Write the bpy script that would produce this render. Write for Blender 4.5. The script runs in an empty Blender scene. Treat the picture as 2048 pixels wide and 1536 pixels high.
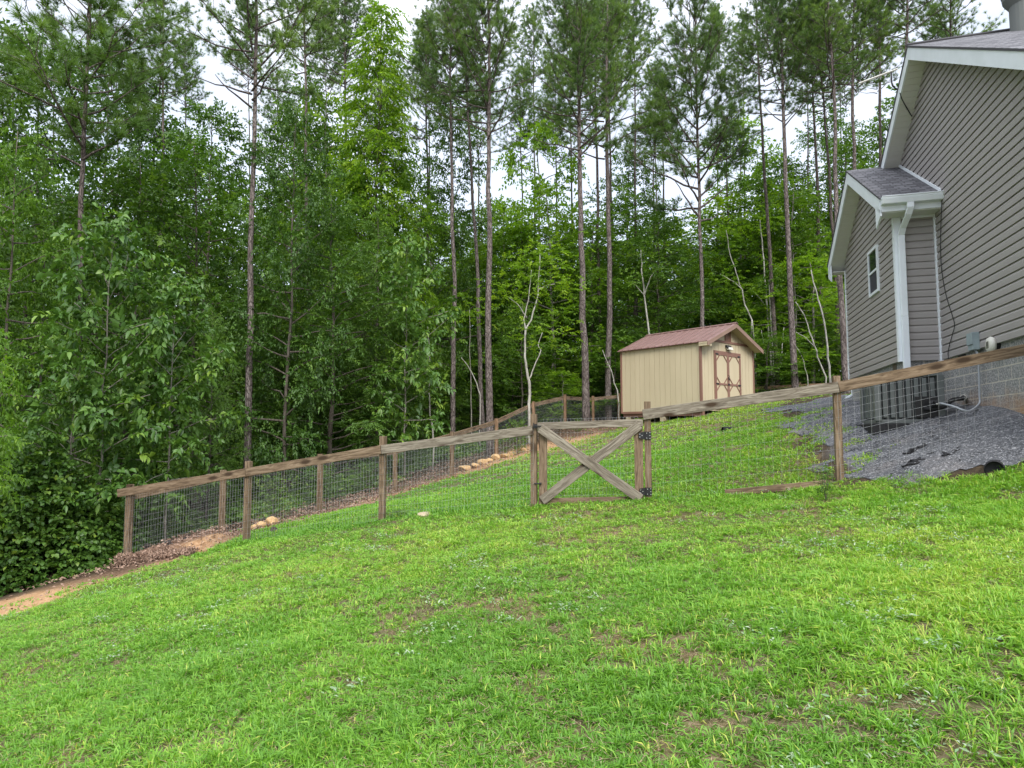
import bpy, math, random
import numpy as np
from mathutils import Vector, Matrix, Quaternion
S=bpy.context.scene; COL=S.collection; PI=math.pi
# ---------------------------------------------------------------- camera, world, sun, exposure
H=1.6; F=1300.; PITCH=math.atan(98/1300.)
cam=bpy.data.objects.new('camera',bpy.data.cameras.new('camera')); COL.objects.link(cam)
cam.location=(0,0,H); cam.rotation_euler=(PI/2+PITCH,0,0)
cam.data.sensor_width=36; cam.data.lens=F/2048*36; cam.data.clip_start=.05; cam.data.clip_end=1500
S.camera=cam
SUN_EL=math.radians(42); SUN_AZ=math.radians(170)      # compass style: 0 = +Y, clockwise; sun behind left shoulder
wd=bpy.data.worlds.new('World'); S.world=wd; wd.use_nodes=True
nt=wd.node_tree; nt.nodes.clear(); N=nt.nodes.new; L=nt.links.new
sky=N('ShaderNodeTexSky'); sky.sky_type='NISHITA'; sky.sun_disc=False; sky.sun_elevation=SUN_EL; sky.sun_rotation=SUN_AZ
bg1=N('ShaderNodeBackground'); bg1.inputs[1].default_value=.05; L(sky.outputs[0],bg1.inputs[0])
geo=N('ShaderNodeTexCoord'); sep=N('ShaderNodeSeparateXYZ'); L(geo.outputs['Generated'],sep.inputs[0])
mr=N('ShaderNodeMapRange'); L(sep.outputs[2],mr.inputs[0]); mr.inputs[1].default_value=.46; mr.inputs[2].default_value=1; mr.inputs[3].default_value=.44; mr.inputs[4].default_value=1.6
ns=N('ShaderNodeTexNoise'); ns.inputs['Scale'].default_value=2.2; ns.inputs['Detail'].default_value=5; L(geo.outputs['Generated'],ns.inputs['Vector'])
cr=N('ShaderNodeValToRGB'); cr.color_ramp.elements[0].position=.35; cr.color_ramp.elements[0].color=(.80,.84,.93,1); cr.color_ramp.elements[1].position=.65; cr.color_ramp.elements[1].color=(1,1,1.02,1); L(ns.outputs[0],cr.inputs[0])
bg2=N('ShaderNodeBackground'); L(cr.outputs[0],bg2.inputs[0]); L(mr.outputs[0],bg2.inputs[1])
ad=N('ShaderNodeAddShader'); L(bg1.outputs[0],ad.inputs[0]); L(bg2.outputs[0],ad.inputs[1])
wo=N('ShaderNodeOutputWorld'); L(ad.outputs[0],wo.inputs[0])
sl=bpy.data.lights.new('sun','SUN'); sl.energy=1.5; sl.angle=math.radians(25); sl.color=(1,.965,.9)
so=bpy.data.objects.new('sun',sl); COL.objects.link(so)
sd=Vector((math.sin(SUN_AZ)*math.cos(SUN_EL),math.cos(SUN_AZ)*math.cos(SUN_EL),math.sin(SUN_EL)))
so.rotation_euler=sd.to_track_quat('Z','Y').to_euler(); so.location=(0,0,30)
S.view_settings.view_transform='Standard'; S.view_settings.look='None'; S.view_settings.gamma=1; S.view_settings.exposure=1.1
S.render.engine='CYCLES'; S.cycles.max_bounces=7; S.cycles.diffuse_bounces=5; S.cycles.glossy_bounces=2; S.cycles.transmission_bounces=4; S.cycles.transparent_max_bounces=4
rnd=random.Random(7)
_c,_s=math.cos(PITCH),math.sin(PITCH)
def W(px,py,Y):
    x=(px-1024)/F; z=-(py-768)/F; r=Vector((x,_c-_s*z,_s+_c*z)); return r*(Y/r.y)+Vector((0,0,H))
# ---------------------------------------------------------------- terrain height (thin plate through surveyed points)
TA=np.array([(0,0,0),(0,3,.12),(-3,3,-.33),(3,3,.6),(-6,4,-.95),(-3,6.5,-.1),(0,6.5,.32),(3,6.5,.68),(6,4,1.05),(-9.5,5,-1.6),
(-6.7,11.5,-.67),(-4.4,10.9,-.19),(-2.03,10.3,.22),(.36,9.69,.52),(1.96,9.27,.66),(4.33,8.65,.95),(4.9,7.4,.98),(5.6,7.3,1.2),
(6.5,8.3,1.76),(6.83,9.26,1.93),(7.1,10.4,2.0),(5.9,9.6,1.72),(5.2,9.2,1.35),(7.9,15.1,2.3),(6.3,12.5,2.05),(5.2,10.6,1.55),
(-5.67,12.87,-.375),(-4.11,14.13,-.10),(-2.85,16.1,.13),(-1.67,18.25,.39),(-.5,20.7,.78),(.75,22.8,1.3),(2.0,24.6,1.75),(3.25,26,1.95),(4.5,27.2,2.1),
(5.84,20,2.12),(8.2,22,2.6),(3.8,22.3,1.8),(4,15,1.45),(1,15,.95),(3,19,1.5),(12,27,2.9),(11,20,2.9),
(-9,10.5,-1.15),(-8.6,14,-1.0),(-6.1,15.6,-.4),(-4.4,18.6,.02),(-3,22,.45),(-8,18,-.9),(-14,12,-2.4),(-14,20,-2.2),(-5,26,.2),(-10,32,-.6),
(0,34,2.2),(10,38,3.6),(20,35,4.5),(-25,15,-4),(-30,40,-3),(0,60,4.5),(30,60,7),(30,10,4.5),(30,-10,3),(-30,-10,-4.5),(0,-12,-.8),(-60,90,0),(0,110,8),(60,110,11),(-90,0,-6),(90,0,7)],float)
def _U(r2): return np.where(r2>1e-12,r2*np.log(np.maximum(r2,1e-12)),0)
_n=len(TA); _K=_U(((TA[:,None,:2]-TA[None,:,:2])**2).sum(2)); _Pm=np.c_[np.ones(_n),TA[:,:2]]
_M=np.zeros((_n+3,_n+3)); _M[:_n,:_n]=_K+np.eye(_n)*.6; _M[:_n,_n:]=_Pm; _M[_n:,:_n]=_Pm.T
_w=np.linalg.solve(_M,np.r_[TA[:,2],0,0,0])
def tz(x,y):
    x=np.clip(np.asarray(x,float),-90,90); y=np.clip(np.asarray(y,float),-30,110); out=np.empty(x.shape)
    xf,yf,of=x.ravel(),y.ravel(),out.ravel()
    for i in range(0,len(xf),50000):
        a,b=xf[i:i+50000],yf[i:i+50000]
        of[i:i+50000]=_U((a[:,None]-TA[:,0])**2+(b[:,None]-TA[:,1])**2)@_w[:_n]+_w[_n]+_w[_n+1]*a+_w[_n+2]*b
    return of.reshape(x.shape)
def gz(x,y): return float(tz(np.array([x]),np.array([y]))[0])
# ---------------------------------------------------------------- numpy helpers
def vnoise(x,y,sc,seed=0):
    x=np.asarray(x)/sc+1000+seed*17.3; y=np.asarray(y)/sc+1000+seed*7.7
    xi=np.floor(x).astype(np.int64); yi=np.floor(y).astype(np.int64); fx=x-xi; fy=y-yi; fx=fx*fx*(3-2*fx); fy=fy*fy*(3-2*fy)
    def h(a,b):
        v=(a*374761393+b*668265263+seed*1442695041)&0xffffffff; v=((v^(v>>13))*1274126177)&0xffffffff; return ((v^(v>>16))&0xffff)/65535.
    return (h(xi,yi)*(1-fx)+h(xi+1,yi)*fx)*(1-fy)+(h(xi,yi+1)*(1-fx)+h(xi+1,yi+1)*fx)*fy
def inpoly(x,y,P):
    ins=np.zeros(x.shape,bool); n=len(P)
    for i in range(n):
        x1,y1=P[i]; x2,y2=P[(i+1)%n]
        c=((y1>y)!=(y2>y))&(x<(x2-x1)*(y-y1)/(y2-y1+1e-12)+x1); ins^=c
    return ins
def sdist(x,y,P):        # signed distance, positive inside
    d=np.full(x.shape,1e9); n=len(P)
    for i in range(n):
        ax,ay=P[i]; bx,by=P[(i+1)%n]; vx,vy=bx-ax,by-ay
        t=np.clip(((x-ax)*vx+(y-ay)*vy)/(vx*vx+vy*vy),0,1); d=np.minimum(d,np.hypot(x-ax-t*vx,y-ay-t*vy))
    return np.where(inpoly(x,y,P),d,-d)
LAWN=[(-16,-25),(-16,0),(-9.5,5.4),(-6.9,7.9),(-5.6,9.5),(-4.75,10.7),(-4.7,12.0),(-4.05,12.7),(-3.3,14.1),(-2.2,16.8),(-.95,18.9),(.5,19.9),(2.0,20.7),(3.4,22.0),(4.6,27.0),(11.3,27.4),(8.6,20),(7.3,17),(6.2,14.2),(5.35,12.2),(4.65,10.2),(4.42,8.85),(4.95,8.05),(5.5,7.68),(6.2,7.2),(9,6.5),(30,2),(30,-25)]
GRAV=[(7.4,18),(6.35,14.2),(5.45,12.2),(4.8,10.2),(4.5,8.75),(5.0,7.92),(5.5,7.5),(6.1,7.0),(8,6.3),(9,9),(9.2,18)]
SCRUB=[(4.7,10.8),(5.6,10.9),(5.5,9.6),(5.2,8.9),(4.6,9.2)]
def masks(x,y):
    n=(vnoise(x,y,.9,1)-.5)*.7+(vnoise(x,y,.25,2)-.5)*.35
    lawn=sdist(x,y,LAWN)+n*.8; grav=sdist(x,y,GRAV)+n*.9
    return lawn,grav
def mesh_np(name,V,faces=None,mats=(),quads=None,tris=None,tint=None,smooth=False):
    """V (n,3); quads (q,4) and/or tris (t,3); tint per face (quads first)"""
    me=bpy.data.meshes.new(name); V=np.asarray(V,np.float32)
    q=np.zeros((0,4),np.int32) if quads is None else np.asarray(quads,np.int32); t=np.zeros((0,3),np.int32) if tris is None else np.asarray(tris,np.int32)
    me.vertices.add(len(V)); me.vertices.foreach_set('co',V.ravel())
    idx=np.concatenate([q.ravel(),t.ravel()]); tot=np.concatenate([np.full(len(q),4),np.full(len(t),3)]).astype(np.int32)
    me.loops.add(len(idx)); me.loops.foreach_set('vertex_index',idx.astype(np.int32))
    me.polygons.add(len(tot)); me.polygons.foreach_set('loop_start',np.concatenate([[0],np.cumsum(tot)[:-1]]).astype(np.int32))
    if smooth: me.polygons.foreach_set('use_smooth',np.ones(len(tot),bool))
    if tint is not None:
        a=me.attributes.new('tint','FLOAT','FACE'); a.data.foreach_set('value',np.asarray(tint,np.float32))
    me.update(calc_edges=True)
    for m in mats: me.materials.append(m)
    return me
class MB:
    """collects polygons into one mesh"""
    def __init__(s): s.v=[]; s.f=[]; s.uv=[]
    def poly(s,pts,uv=None):
        i=len(s.v); s.v+= [tuple(p) for p in pts]; s.f.append(list(range(i,i+len(pts)))); s.uv.append(uv)
    def box(s,a,b,M=None):
        x0,y0,z0=a; x1,y1,z1=b
        P=[Vector(p) for p in ((x0,y0,z0),(x1,y0,z0),(x1,y1,z0),(x0,y1,z0),(x0,y0,z1),(x1,y0,z1),(x1,y1,z1),(x0,y1,z1))]
        if M is not None: P=[M@p for p in P]
        i=len(s.v); s.v+=[tuple(p) for p in P]
        for f in ((0,3,2,1),(4,5,6,7),(0,1,5,4),(1,2,6,5),(2,3,7,6),(3,0,4,7)): s.f.append([i+k for k in f]); s.uv.append(None)
    def hexa(s,P):   # 8 corners bottom 4 then top 4
        i=len(s.v); s.v+=[tuple(p) for p in P]
        for f in ((0,3,2,1),(4,5,6,7),(0,1,5,4),(1,2,6,5),(2,3,7,6),(3,0,4,7)): s.f.append([i+k for k in f]); s.uv.append(None)
    def tube(s,pts,rad,n=8,cap=True):
        pts=[Vector(p) for p in pts]; m=len(pts)
        if not hasattr(rad,'__len__'): rad=[rad]*m
        i0=len(s.v); up=Vector((0,0,1)); prev=None
        for k,p in enumerate(pts):
            d=(pts[min(k+1,m-1)]-pts[max(k-1,0)]); d=d.normalized() if d.length>1e-9 else up
            if prev is None:
                a=d.cross(Vector((0,0,1)) if abs(d.z)<.9 else Vector((1,0,0))).normalized()
            else: a=(prev-d*prev.dot(d)).normalized()
            prev=a; b=d.cross(a)
            for j in range(n):
                t=2*PI*j/n; s.v.append(tuple(p+(a*math.cos(t)+b*math.sin(t))*rad[k]))
        for k in range(m-1):
            for j in range(n):
                s.f.append([i0+k*n+j,i0+k*n+(j+1)%n,i0+(k+1)*n+(j+1)%n,i0+(k+1)*n+j]); s.uv.append(None)
        if cap: s.f.append([i0+j for j in range(n)][::-1]); s.uv.append(None); s.f.append([i0+(m-1)*n+j for j in range(n)]); s.uv.append(None)
    def mesh(s,name,mat,smooth=False,bevel=0):
        me=bpy.data.meshes.new(name); me.from_pydata(s.v,[],s.f)
        if any(u for u in s.uv):
            ul=me.uv_layers.new(name='UVMap')
            for p,u in zip(me.polygons,s.uv):
                if u:
                    for li,c in zip(p.loop_indices,u): ul.data[li].uv=c
        me.materials.append(mat)
        if smooth:
            for p in me.polygons: p.use_smooth=True
        me.update(); return me
def link(name,me,parent=None,loc=(0,0,0),mw=None):
    o=bpy.data.objects.new(name,me); COL.objects.link(o)
    if mw is not None:
        o.matrix_world=mw if parent is None else mw
        if parent is not None: o.parent=parent; o.matrix_local=root_inv(parent)@mw
    else:
        o.location=loc
        if parent is not None: o.parent=parent
    return o
def root_inv(p): return Matrix.LocRotScale(p.location,p.rotation_euler,p.scale).inverted()
def build(name,mb,mat,parent=None,world=True,smooth=False,bevel=0):
    """mb in world coords when world; shifted to the parent's frame / own base"""
    me=mb.mesh(name,mat,smooth)
    if parent is not None:
        if world: me.transform(root_inv(parent))
        o=bpy.data.objects.new(name,me); COL.objects.link(o); o.parent=parent
    else:
        c=Vector((sum(v[0] for v in mb.v)/len(mb.v),sum(v[1] for v in mb.v)/len(mb.v),min(v[2] for v in mb.v)))
        if world: me.transform(Matrix.Translation(-c))
        o=bpy.data.objects.new(name,me); COL.objects.link(o)
        if world: o.location=c
    if bevel:
        b=o.modifiers.new('bevel','BEVEL'); b.width=bevel; b.segments=2; b.limit_method='ANGLE'
    return o
def tag(o,label=None,cat=None,group=None,kind=None):
    if label: o['label']=label
    if cat: o['category']=cat
    if group: o['group']=group
    if kind: o['kind']=kind
    return o
def empty(name,loc,rz=0,label=None,cat=None,group=None):
    o=bpy.data.objects.new(name,None); COL.objects.link(o); o.location=loc; o.rotation_euler=(0,0,rz); o.empty_display_size=.2
    return tag(o,label,cat,group)
# ---------------------------------------------------------------- materials
def mat(name,base=(.5,.5,.5),rough=.7,spec=.3,metal=0):
    m=bpy.data.materials.new(name); m.use_nodes=True; b=m.node_tree.nodes['Principled BSDF']
    b.inputs['Base Color'].default_value=(*base,1); b.inputs['Roughness'].default_value=rough; b.inputs['Specular IOR Level'].default_value=spec; b.inputs['Metallic'].default_value=metal
    return m
class NT:
    def __init__(s,m): s.t=m.node_tree; s.b=s.t.nodes['Principled BSDF']; s.n=s.t.nodes
    def new(s,k,**kw):
        n=s.t.nodes.new(k)
        for a,v in kw.items(): setattr(n,a,v)
        return n
    def L(s,a,b): s.t.links.new(a,b)
    def coord(s,kind='Object',scale=(1,1,1),rand=False):
        tc=s.new('ShaderNodeTexCoord'); mp=s.new('ShaderNodeMapping'); mp.inputs['Scale'].default_value=scale; s.L(tc.outputs[kind],mp.inputs['Vector'])
        if rand:
            oi=s.new('ShaderNodeObjectInfo'); mu=s.new('ShaderNodeMath',operation='MULTIPLY'); mu.inputs[1].default_value=37.; s.L(oi.outputs['Random'],mu.inputs[0])
            cb=s.new('ShaderNodeCombineXYZ'); [s.L(mu.outputs[0],cb.inputs[i]) for i in range(3)]; s.L(cb.outputs[0],mp.inputs['Location'])
        return mp.outputs[0]
    def noise(s,v,scale,detail=4,rough=.55,dist=0):
        n=s.new('ShaderNodeTexNoise'); n.inputs['Scale'].default_value=scale; n.inputs['Detail'].default_value=detail; n.inputs['Roughness'].default_value=rough; n.inputs['Distortion'].default_value=dist
        if v is not None: s.L(v,n.inputs['Vector'])
        return n.outputs[0]
    def ramp(s,f,stops):
        r=s.new('ShaderNodeValToRGB'); e=r.color_ramp.elements
        while len(e)<len(stops): e.new(.5)
        for k,(p,c) in enumerate(stops): e[k].position=p; e[k].color=(*c,1) if len(c)==3 else c
        s.L(f,r.inputs[0]); return r.outputs[0]
    def mix(s,f,a,b,mode='MIX'):
        m=s.new('ShaderNodeMix',data_type='RGBA',blend_type=mode)
        for sock,v in ((m.inputs[0],f),(m.inputs[6],a),(m.inputs[7],b)):
            if hasattr(v,'links') or hasattr(v,'is_linked'): s.L(v,sock)
            elif isinstance(v,(tuple,list)): sock.default_value=(*v,1)
            else: sock.default_value=v
        return m.outputs[2]
    def bump(s,h,st=.4,dist=.01):
        b=s.new('ShaderNodeBump'); b.inputs['Strength'].default_value=st; b.inputs['Distance'].default_value=dist; s.L(h,b.inputs['Height']); s.L(b.outputs[0],s.b.inputs['Normal'])
    def col(s,c): s.L(c,s.b.inputs['Base Color'])
G3=lambda v:(v,v,v)
def m_leaf(name,c0,c1,c2,trans=.35,rough=.5,spec=.35):
    """c0,c1,c2: leaf colours for tint 0..1; mixes diffuse and light passing through"""
    m=mat(name,c0,rough,spec); n=NT(m)
    at=n.new('ShaderNodeAttribute',attribute_name='tint'); oi=n.new('ShaderNodeObjectInfo')
    a=n.new('ShaderNodeMath',operation='MULTIPLY_ADD'); n.L(oi.outputs['Random'],a.inputs[0]); a.inputs[1].default_value=.3; a.inputs[2].default_value=-.15
    b=n.new('ShaderNodeMath',operation='ADD'); n.L(at.outputs['Fac'],b.inputs[0]); n.L(a.outputs[0],b.inputs[1])
    c=n.ramp(b.outputs[0],[(0,c0),(.5,c1),(1,c2)]); n.col(c)
    tr=n.new('ShaderNodeBsdfTranslucent'); tc=n.mix(1.,c,(1.25,1.35,.55),'MULTIPLY'); n.L(tc,tr.inputs[0])
    ms=n.new('ShaderNodeMixShader'); ms.inputs[0].default_value=trans; n.L(n.b.outputs[0],ms.inputs[1]); n.L(tr.outputs[0],ms.inputs[2])
    n.L(ms.outputs[0],n.n['Material Output'].inputs[0]); return m
def m_bark(name,c0,c1,c2,vs=9):
    m=mat(name,c0,.9,.1); n=NT(m); v=n.coord('Object',(1,1,.28),True)
    vo=n.new('ShaderNodeTexVoronoi',feature='DISTANCE_TO_EDGE'); vo.inputs['Scale'].default_value=vs*2.4; nz=n.noise(v,6,3); 
    vv=n.new('ShaderNodeMix',data_type='VECTOR'); vv.inputs[0].default_value=.12; n.L(v,vv.inputs[4]); 
    nn=n.new('ShaderNodeTexNoise'); nn.inputs['Scale'].default_value=9; n.L(v,nn.inputs['Vector']); n.L(nn.outputs[1],vv.inputs[5]); n.L(vv.outputs[1],vo.inputs['Vector'])
    crk=n.ramp(vo.outputs['Distance'],[(0,G3(0)),(.16,G3(1))]); pl=n.ramp(n.noise(v,13,5),[(.3,c0),(.52,c1),(.72,c2)])
    dk=n.mix(crk,tuple(x*.45 for x in c0),pl); n.col(dk); n.bump(crk,.7,.02); return m
def m_wood(name,c0,c1,c2,knots=True):
    m=mat(name,c1,.85,.15); n=NT(m); v=n.coord('Object',(.9,9,9),True); v2=n.coord('Object',(.7,3,3),True); v3=n.coord('Object',(1,1,1),True)
    g=n.noise(v,3.2,6,.65,1.2); big=n.noise(v2,1.6,3)
    c=n.ramp(g,[(.38,c0),(.5,c1),(.60,c2)]); c=n.mix(big,c,tuple(a*.72 for a in c1)) if False else n.mix(n.ramp(big,[(.35,G3(0)),(.75,G3(.55))]),c,tuple(a*.62 for a in c1))
    if knots:
        vk=n.coord('Object',(2.3,0,6.5),True); vo=n.new('ShaderNodeTexVoronoi'); vo.inputs['Scale'].default_value=.9; n.L(vk,vo.inputs['Vector'])
        k=n.ramp(vo.outputs['Distance'],[(.13,G3(1)),(.19,G3(.6)),(.27,G3(0))]); c=n.mix(k,c,(.05,.032,.02))
    n.col(c); n.bump(g,.35,.006); return m
def m_noisy(name,cols,scale=8,rough=.8,bump=.3,dist=.01,spec=.3,detail=6,coord='Object',vs=(1,1,1)):
    m=mat(name,cols[0],rough,spec); n=NT(m); v=n.coord(coord,vs); g=n.noise(v,scale,detail,.6)
    k=len(cols); n.col(n.ramp(g,[(.3+.4*i/(k-1),c) for i,c in enumerate(cols)])); 
    if bump: n.bump(g,bump,dist)
    return m
M={}
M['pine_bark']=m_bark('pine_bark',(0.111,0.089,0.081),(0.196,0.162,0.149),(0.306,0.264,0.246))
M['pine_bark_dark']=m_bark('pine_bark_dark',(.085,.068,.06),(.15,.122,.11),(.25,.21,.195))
M['grey_bark']=m_noisy('grey_bark',[(.10,.085,.07),(.22,.2,.17),(.36,.34,.3)],14,.9,.3,vs=(1,1,.3))
M['pale_bark']=m_noisy('pale_bark',[(.18,.165,.14),(.36,.34,.30),(.52,.50,.45)],11,.85,.2,vs=(1,1,.35))
M['dark_bark']=m_noisy('dark_bark',[(.04,.032,.026),(.09,.075,.06),(.15,.13,.11)],14,.9,.3,vs=(1,1,.3))
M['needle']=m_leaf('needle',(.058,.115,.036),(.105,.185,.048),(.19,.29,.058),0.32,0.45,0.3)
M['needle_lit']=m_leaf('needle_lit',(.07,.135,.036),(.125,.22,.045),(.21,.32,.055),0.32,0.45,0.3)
M['leaf_dark']=m_leaf('leaf_dark',(.040,.092,.018),(.078,.160,.026),(.165,.270,.040),0.28,0.45,0.35)
M['leaf_mid']=m_leaf('leaf_mid',(.050,.115,.018),(.105,.205,.026),(.215,.335,.040),0.36,0.45,0.3)
M['leaf_fine']=m_leaf('leaf_fine',(.050,.112,.020),(.10,.195,.030),(.19,.31,.045),0.32,0.45,0.35)
M['leaf_light']=m_leaf('leaf_light',(.095,.185,.018),(.165,.29,.024),(.30,.42,.035),0.5,0.5,0.3)
M['leaf_yellow']=m_leaf('leaf_yellow',(.085,.18,.02),(.15,.28,.03),(.27,.38,.035),.5)
M['leaf_big']=m_leaf('leaf_big',(.045,.105,.022),(.095,.195,.032),(.22,.33,.045),0.28,0.4,0.4)
M['vine']=m_leaf('vine',(.045,.105,.018),(.10,.195,.030),(.27,.36,.045),0.3,0.42,0.4)
M['grass']=m_leaf('grass',(.105,.255,.030),(.210,.41,.040),(.47,.52,.10),0.32,0.45,0.35)
M['dry']=m_noisy('dry_leaf',[(.12,.07,.05),(.27,.175,.125),(.46,.34,.27)],30,.9,0)
M['straw']=m_noisy('straw',[(.14,.10,.06),(.30,.23,.14),(.50,.42,.28)],25,.9,0)
M['weed']=m_leaf('weed',(.14,.25,.11),(.27,.36,.21),(.42,.47,.34),.2)
M['wood']=m_wood('weathered_wood',(0.088,0.060,0.038),(0.176,0.123,0.079),(0.255,0.189,0.128))
M['wood_grey']=m_wood('grey_wood',(0.106,0.088,0.068),(0.207,0.176,0.136),(0.299,0.264,0.211))
M['wood_red']=m_wood('reddish_wood',(.12,.075,.045),(.22,.14,.085),(.32,.21,.135))
M['wire']=mat('galvanised_wire',(.35,.36,.36),.45,.5,.6)
M['black_metal']=mat('black_metal',(.012,.012,.013),.45,.4)
M['screw']=mat('screw',(.6,.6,.58),.35,.5,.8)
M['white']=m_noisy('white_trim',[(.70,.74,.76),(.78,.82,.85)],3,.45,0,spec=.4)
M['soffit']=mat('soffit_vinyl',(.66,.66,.62),.6,.3)
M['glass']=mat('window_glass',(.02,.025,.025),.04,.9)
M['screen']=m_noisy('insect_screen',[(.035,.035,.045),(.05,.05,.065)],60,.6,0)
M['galv']=m_noisy('grey_box',[(.22,.27,.28),(.30,.36,.37)],5,.5,0)
M['cream']=mat('cream_plastic',(.62,.60,.53),.5,.4)
M['black_rubber']=m_noisy('black_rubber',[(.008,.008,.009),(.02,.02,.022)],20,.7,0)
M['conduit']=mat('grey_conduit',(.32,.34,.36),.5,.4)
M['ac']=m_noisy('dark_grey_steel',[(.085,.095,.092),(.11,.12,.117)],4,.5,0,spec=.45)
M['ac_core']=m_noisy('coil_fins',[(.03,.034,.035),(.055,.06,.06)],40,.6,0,vs=(1,1,.1))
M['block_core']=m_noisy('sandstone',[(.30,.17,.07),(.48,.31,.15),(.62,.47,.28)],7,.9,.5,.02)
M['stone_pale']=m_noisy('pale_stone',[(.20,.15,.09),(.38,.31,.20),(.55,.49,.38)],12,.9,.5,.02)
M['moss_stone']=m_noisy('ochre_stone',[(.20,.19,.03),(.36,.26,.04),(.45,.22,.05)],9,.9,.5,.02)
M['pinecone']=m_noisy('pine_cone',[(.05,.04,.035),(.12,.10,.09)],40,.9,.5,.01)
def make_siding(name,a,b):
    m=mat(name,a,.55,.3); n=NT(m); v=n.coord('Object',(.6,.6,9)); v2=n.coord('Object',(1,1,1))
    g=n.noise(v,1.,3); h=n.noise(v2,.7,3); c=n.ramp(g,[(.3,a),(.7,b)]); n.col(n.mix(n.ramp(h,[(.3,G3(0)),(.8,G3(.35))]),c,tuple(x*.86 for x in a)))
    f=n.noise(n.coord('Object',(1.,1.,22)),4,4); n.bump(f,.12,.004); return m
M['siding']=make_siding('taupe_siding',(.305,.283,.268),(.355,.33,.315))
def make_shingle():
    m=mat('asphalt_shingle',(.12,.12,.13),.95,.15); n=NT(m); v=n.coord('UV')
    br=n.new('ShaderNodeTexBrick'); br.offset=.37; br.offset_frequency=2; n.L(v,br.inputs['Vector'])
    br.inputs['Scale'].default_value=1; br.inputs['Brick Width'].default_value=.19; br.inputs['Row Height'].default_value=.105; br.inputs['Mortar Size'].default_value=.014
    br.inputs['Color1'].default_value=(.045,.045,.052,1); br.inputs['Color2'].default_value=(.24,.24,.255,1); br.inputs['Mortar'].default_value=(.02,.02,.022,1); br.inputs['Bias'].default_value=-.15  # near-black joints paint the shadow lines between shingle courses into the colour
    g=n.noise(v,60,4); big=n.noise(v,3,3)
    c=n.mix(.25,br.outputs[0],n.ramp(g,[(.3,(.06,.06,.065)),(.7,(.34,.33,.34))])); c=n.mix(.15,c,n.ramp(big,[(.3,(.08,.08,.088)),(.7,(.24,.23,.245))])); n.col(c); n.bump(br.outputs['Fac'],.5,-.006); return m
M['shingle']=make_shingle()
def make_block():
    m=mat('concrete_block',(.3,.3,.3),.95,.1); n=NT(m); v=n.coord('UV')
    br=n.new('ShaderNodeTexBrick'); n.L(v,br.inputs['Vector']); br.inputs['Scale'].default_value=1; br.inputs['Brick Width'].default_value=.4; br.inputs['Row Height'].default_value=.197; br.inputs['Mortar Size'].default_value=.007
    br.inputs['Color1'].default_value=(.30,.30,.295,1); br.inputs['Color2'].default_value=(.25,.25,.25,1); br.inputs['Mortar'].default_value=(.52,.49,.43,1)
    sp=n.noise(v,34,5,.8); c=n.mix(.75,br.outputs[0],n.ramp(sp,[(.38,(.08,.085,.09)),(.5,(.25,.25,.245)),(.62,(.52,.50,.46))]))
    mo=n.mix(br.outputs['Fac'],c,(.50,.46,.38))
    sepn=n.new('ShaderNodeSeparateXYZ'); n.L(v,sepn.inputs[0]); ng=n.noise(v,2.4,4)
    ma=n.new('ShaderNodeMath',operation='MULTIPLY_ADD'); n.L(ng,ma.inputs[0]); ma.inputs[1].default_value=.8; n.L(sepn.outputs[1],ma.inputs[2])   # clay splash near the soil
    st=n.ramp(ma.outputs[0],[(0,G3(.8)),(.95,G3(.35)),(1.0,G3(0))]); mr=n.new('ShaderNodeMapRange'); n.L(ma.outputs[0],mr.inputs[0]); mr.inputs[1].default_value=-.72; mr.inputs[2].default_value=-.28; mr.inputs[3].default_value=.75; mr.inputs[4].default_value=0
    n.col(n.mix(mr.outputs[0],mo,(.36,.20,.09))); n.bump(sp,.8,.01); return m
M['block']=make_block()
def make_ground():
    m=mat('ground_soil',(.1,.08,.05),.95,.1); n=NT(m); v=n.coord('Object')
    def A(k): return n.new('ShaderNodeAttribute',attribute_name=k).outputs['Fac']
    f=n.noise(v,22,6,.7); g=n.noise(v,3.5,5); h=n.noise(v,90,3,.7)
    lawn=n.ramp(f,[(.3,(.045,.05,.02)),(.47,(.085,.085,.035)),(.57,(.14,.115,.07)),(.74,(.25,.19,.13))])
    clay=n.ramp(f,[(.28,(.24,.13,.065)),(.5,(.40,.24,.125)),(.72,(.52,.37,.24))]); lit=n.ramp(f,[(.25,(.05,.03,.022)),(.5,(.15,.09,.06)),(.75,(.32,.22,.16))])
    forest=n.ramp(f,[(.3,(.028,.022,.014)),(.55,(.06,.045,.028)),(.8,(.12,.085,.05))]); grv=n.ramp(h,[(.3,(.06,.062,.07)),(.5,(.135,.14,.155)),(.68,(.3,.3,.32))])
    c=n.mix(A('m_lawn'),forest,lawn); c=n.mix(A('m_lit'),c,lit); c=n.mix(A('m_clay'),c,clay); c=n.mix(A('m_grav'),c,grv)
    n.col(c); n.bump(f,.6,.03); return m
M['ground']=make_ground()
def make_gravel():
    m=mat('gravel_grey',(.15,.15,.17),.95,.15); n=NT(m); v=n.coord('Object')
    vo=n.new('ShaderNodeTexVoronoi'); vo.inputs['Scale'].default_value=60; n.L(v,vo.inputs['Vector']); sp=n.new('ShaderNodeSeparateColor'); n.L(vo.outputs['Color'],sp.inputs[0])
    c=n.ramp(sp.outputs[0],[(0,(.055,.057,.062)),(.6,(.105,.108,.115)),(.9,(.17,.172,.18)),(1,(.33,.33,.335))]); big=n.noise(v,1.6,4)
    n.col(n.mix(n.ramp(big,[(.5,G3(0)),(.75,G3(.6))]),c,(.20,.18,.17))); n.bump(vo.outputs['Distance'],.9,-.012); return m
M['gravel']=make_gravel()
M['stone_chip']=m_noisy('stone_chip',[(.06,.062,.066),(.125,.128,.136),(.30,.30,.305)],8,.9,0)
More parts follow.
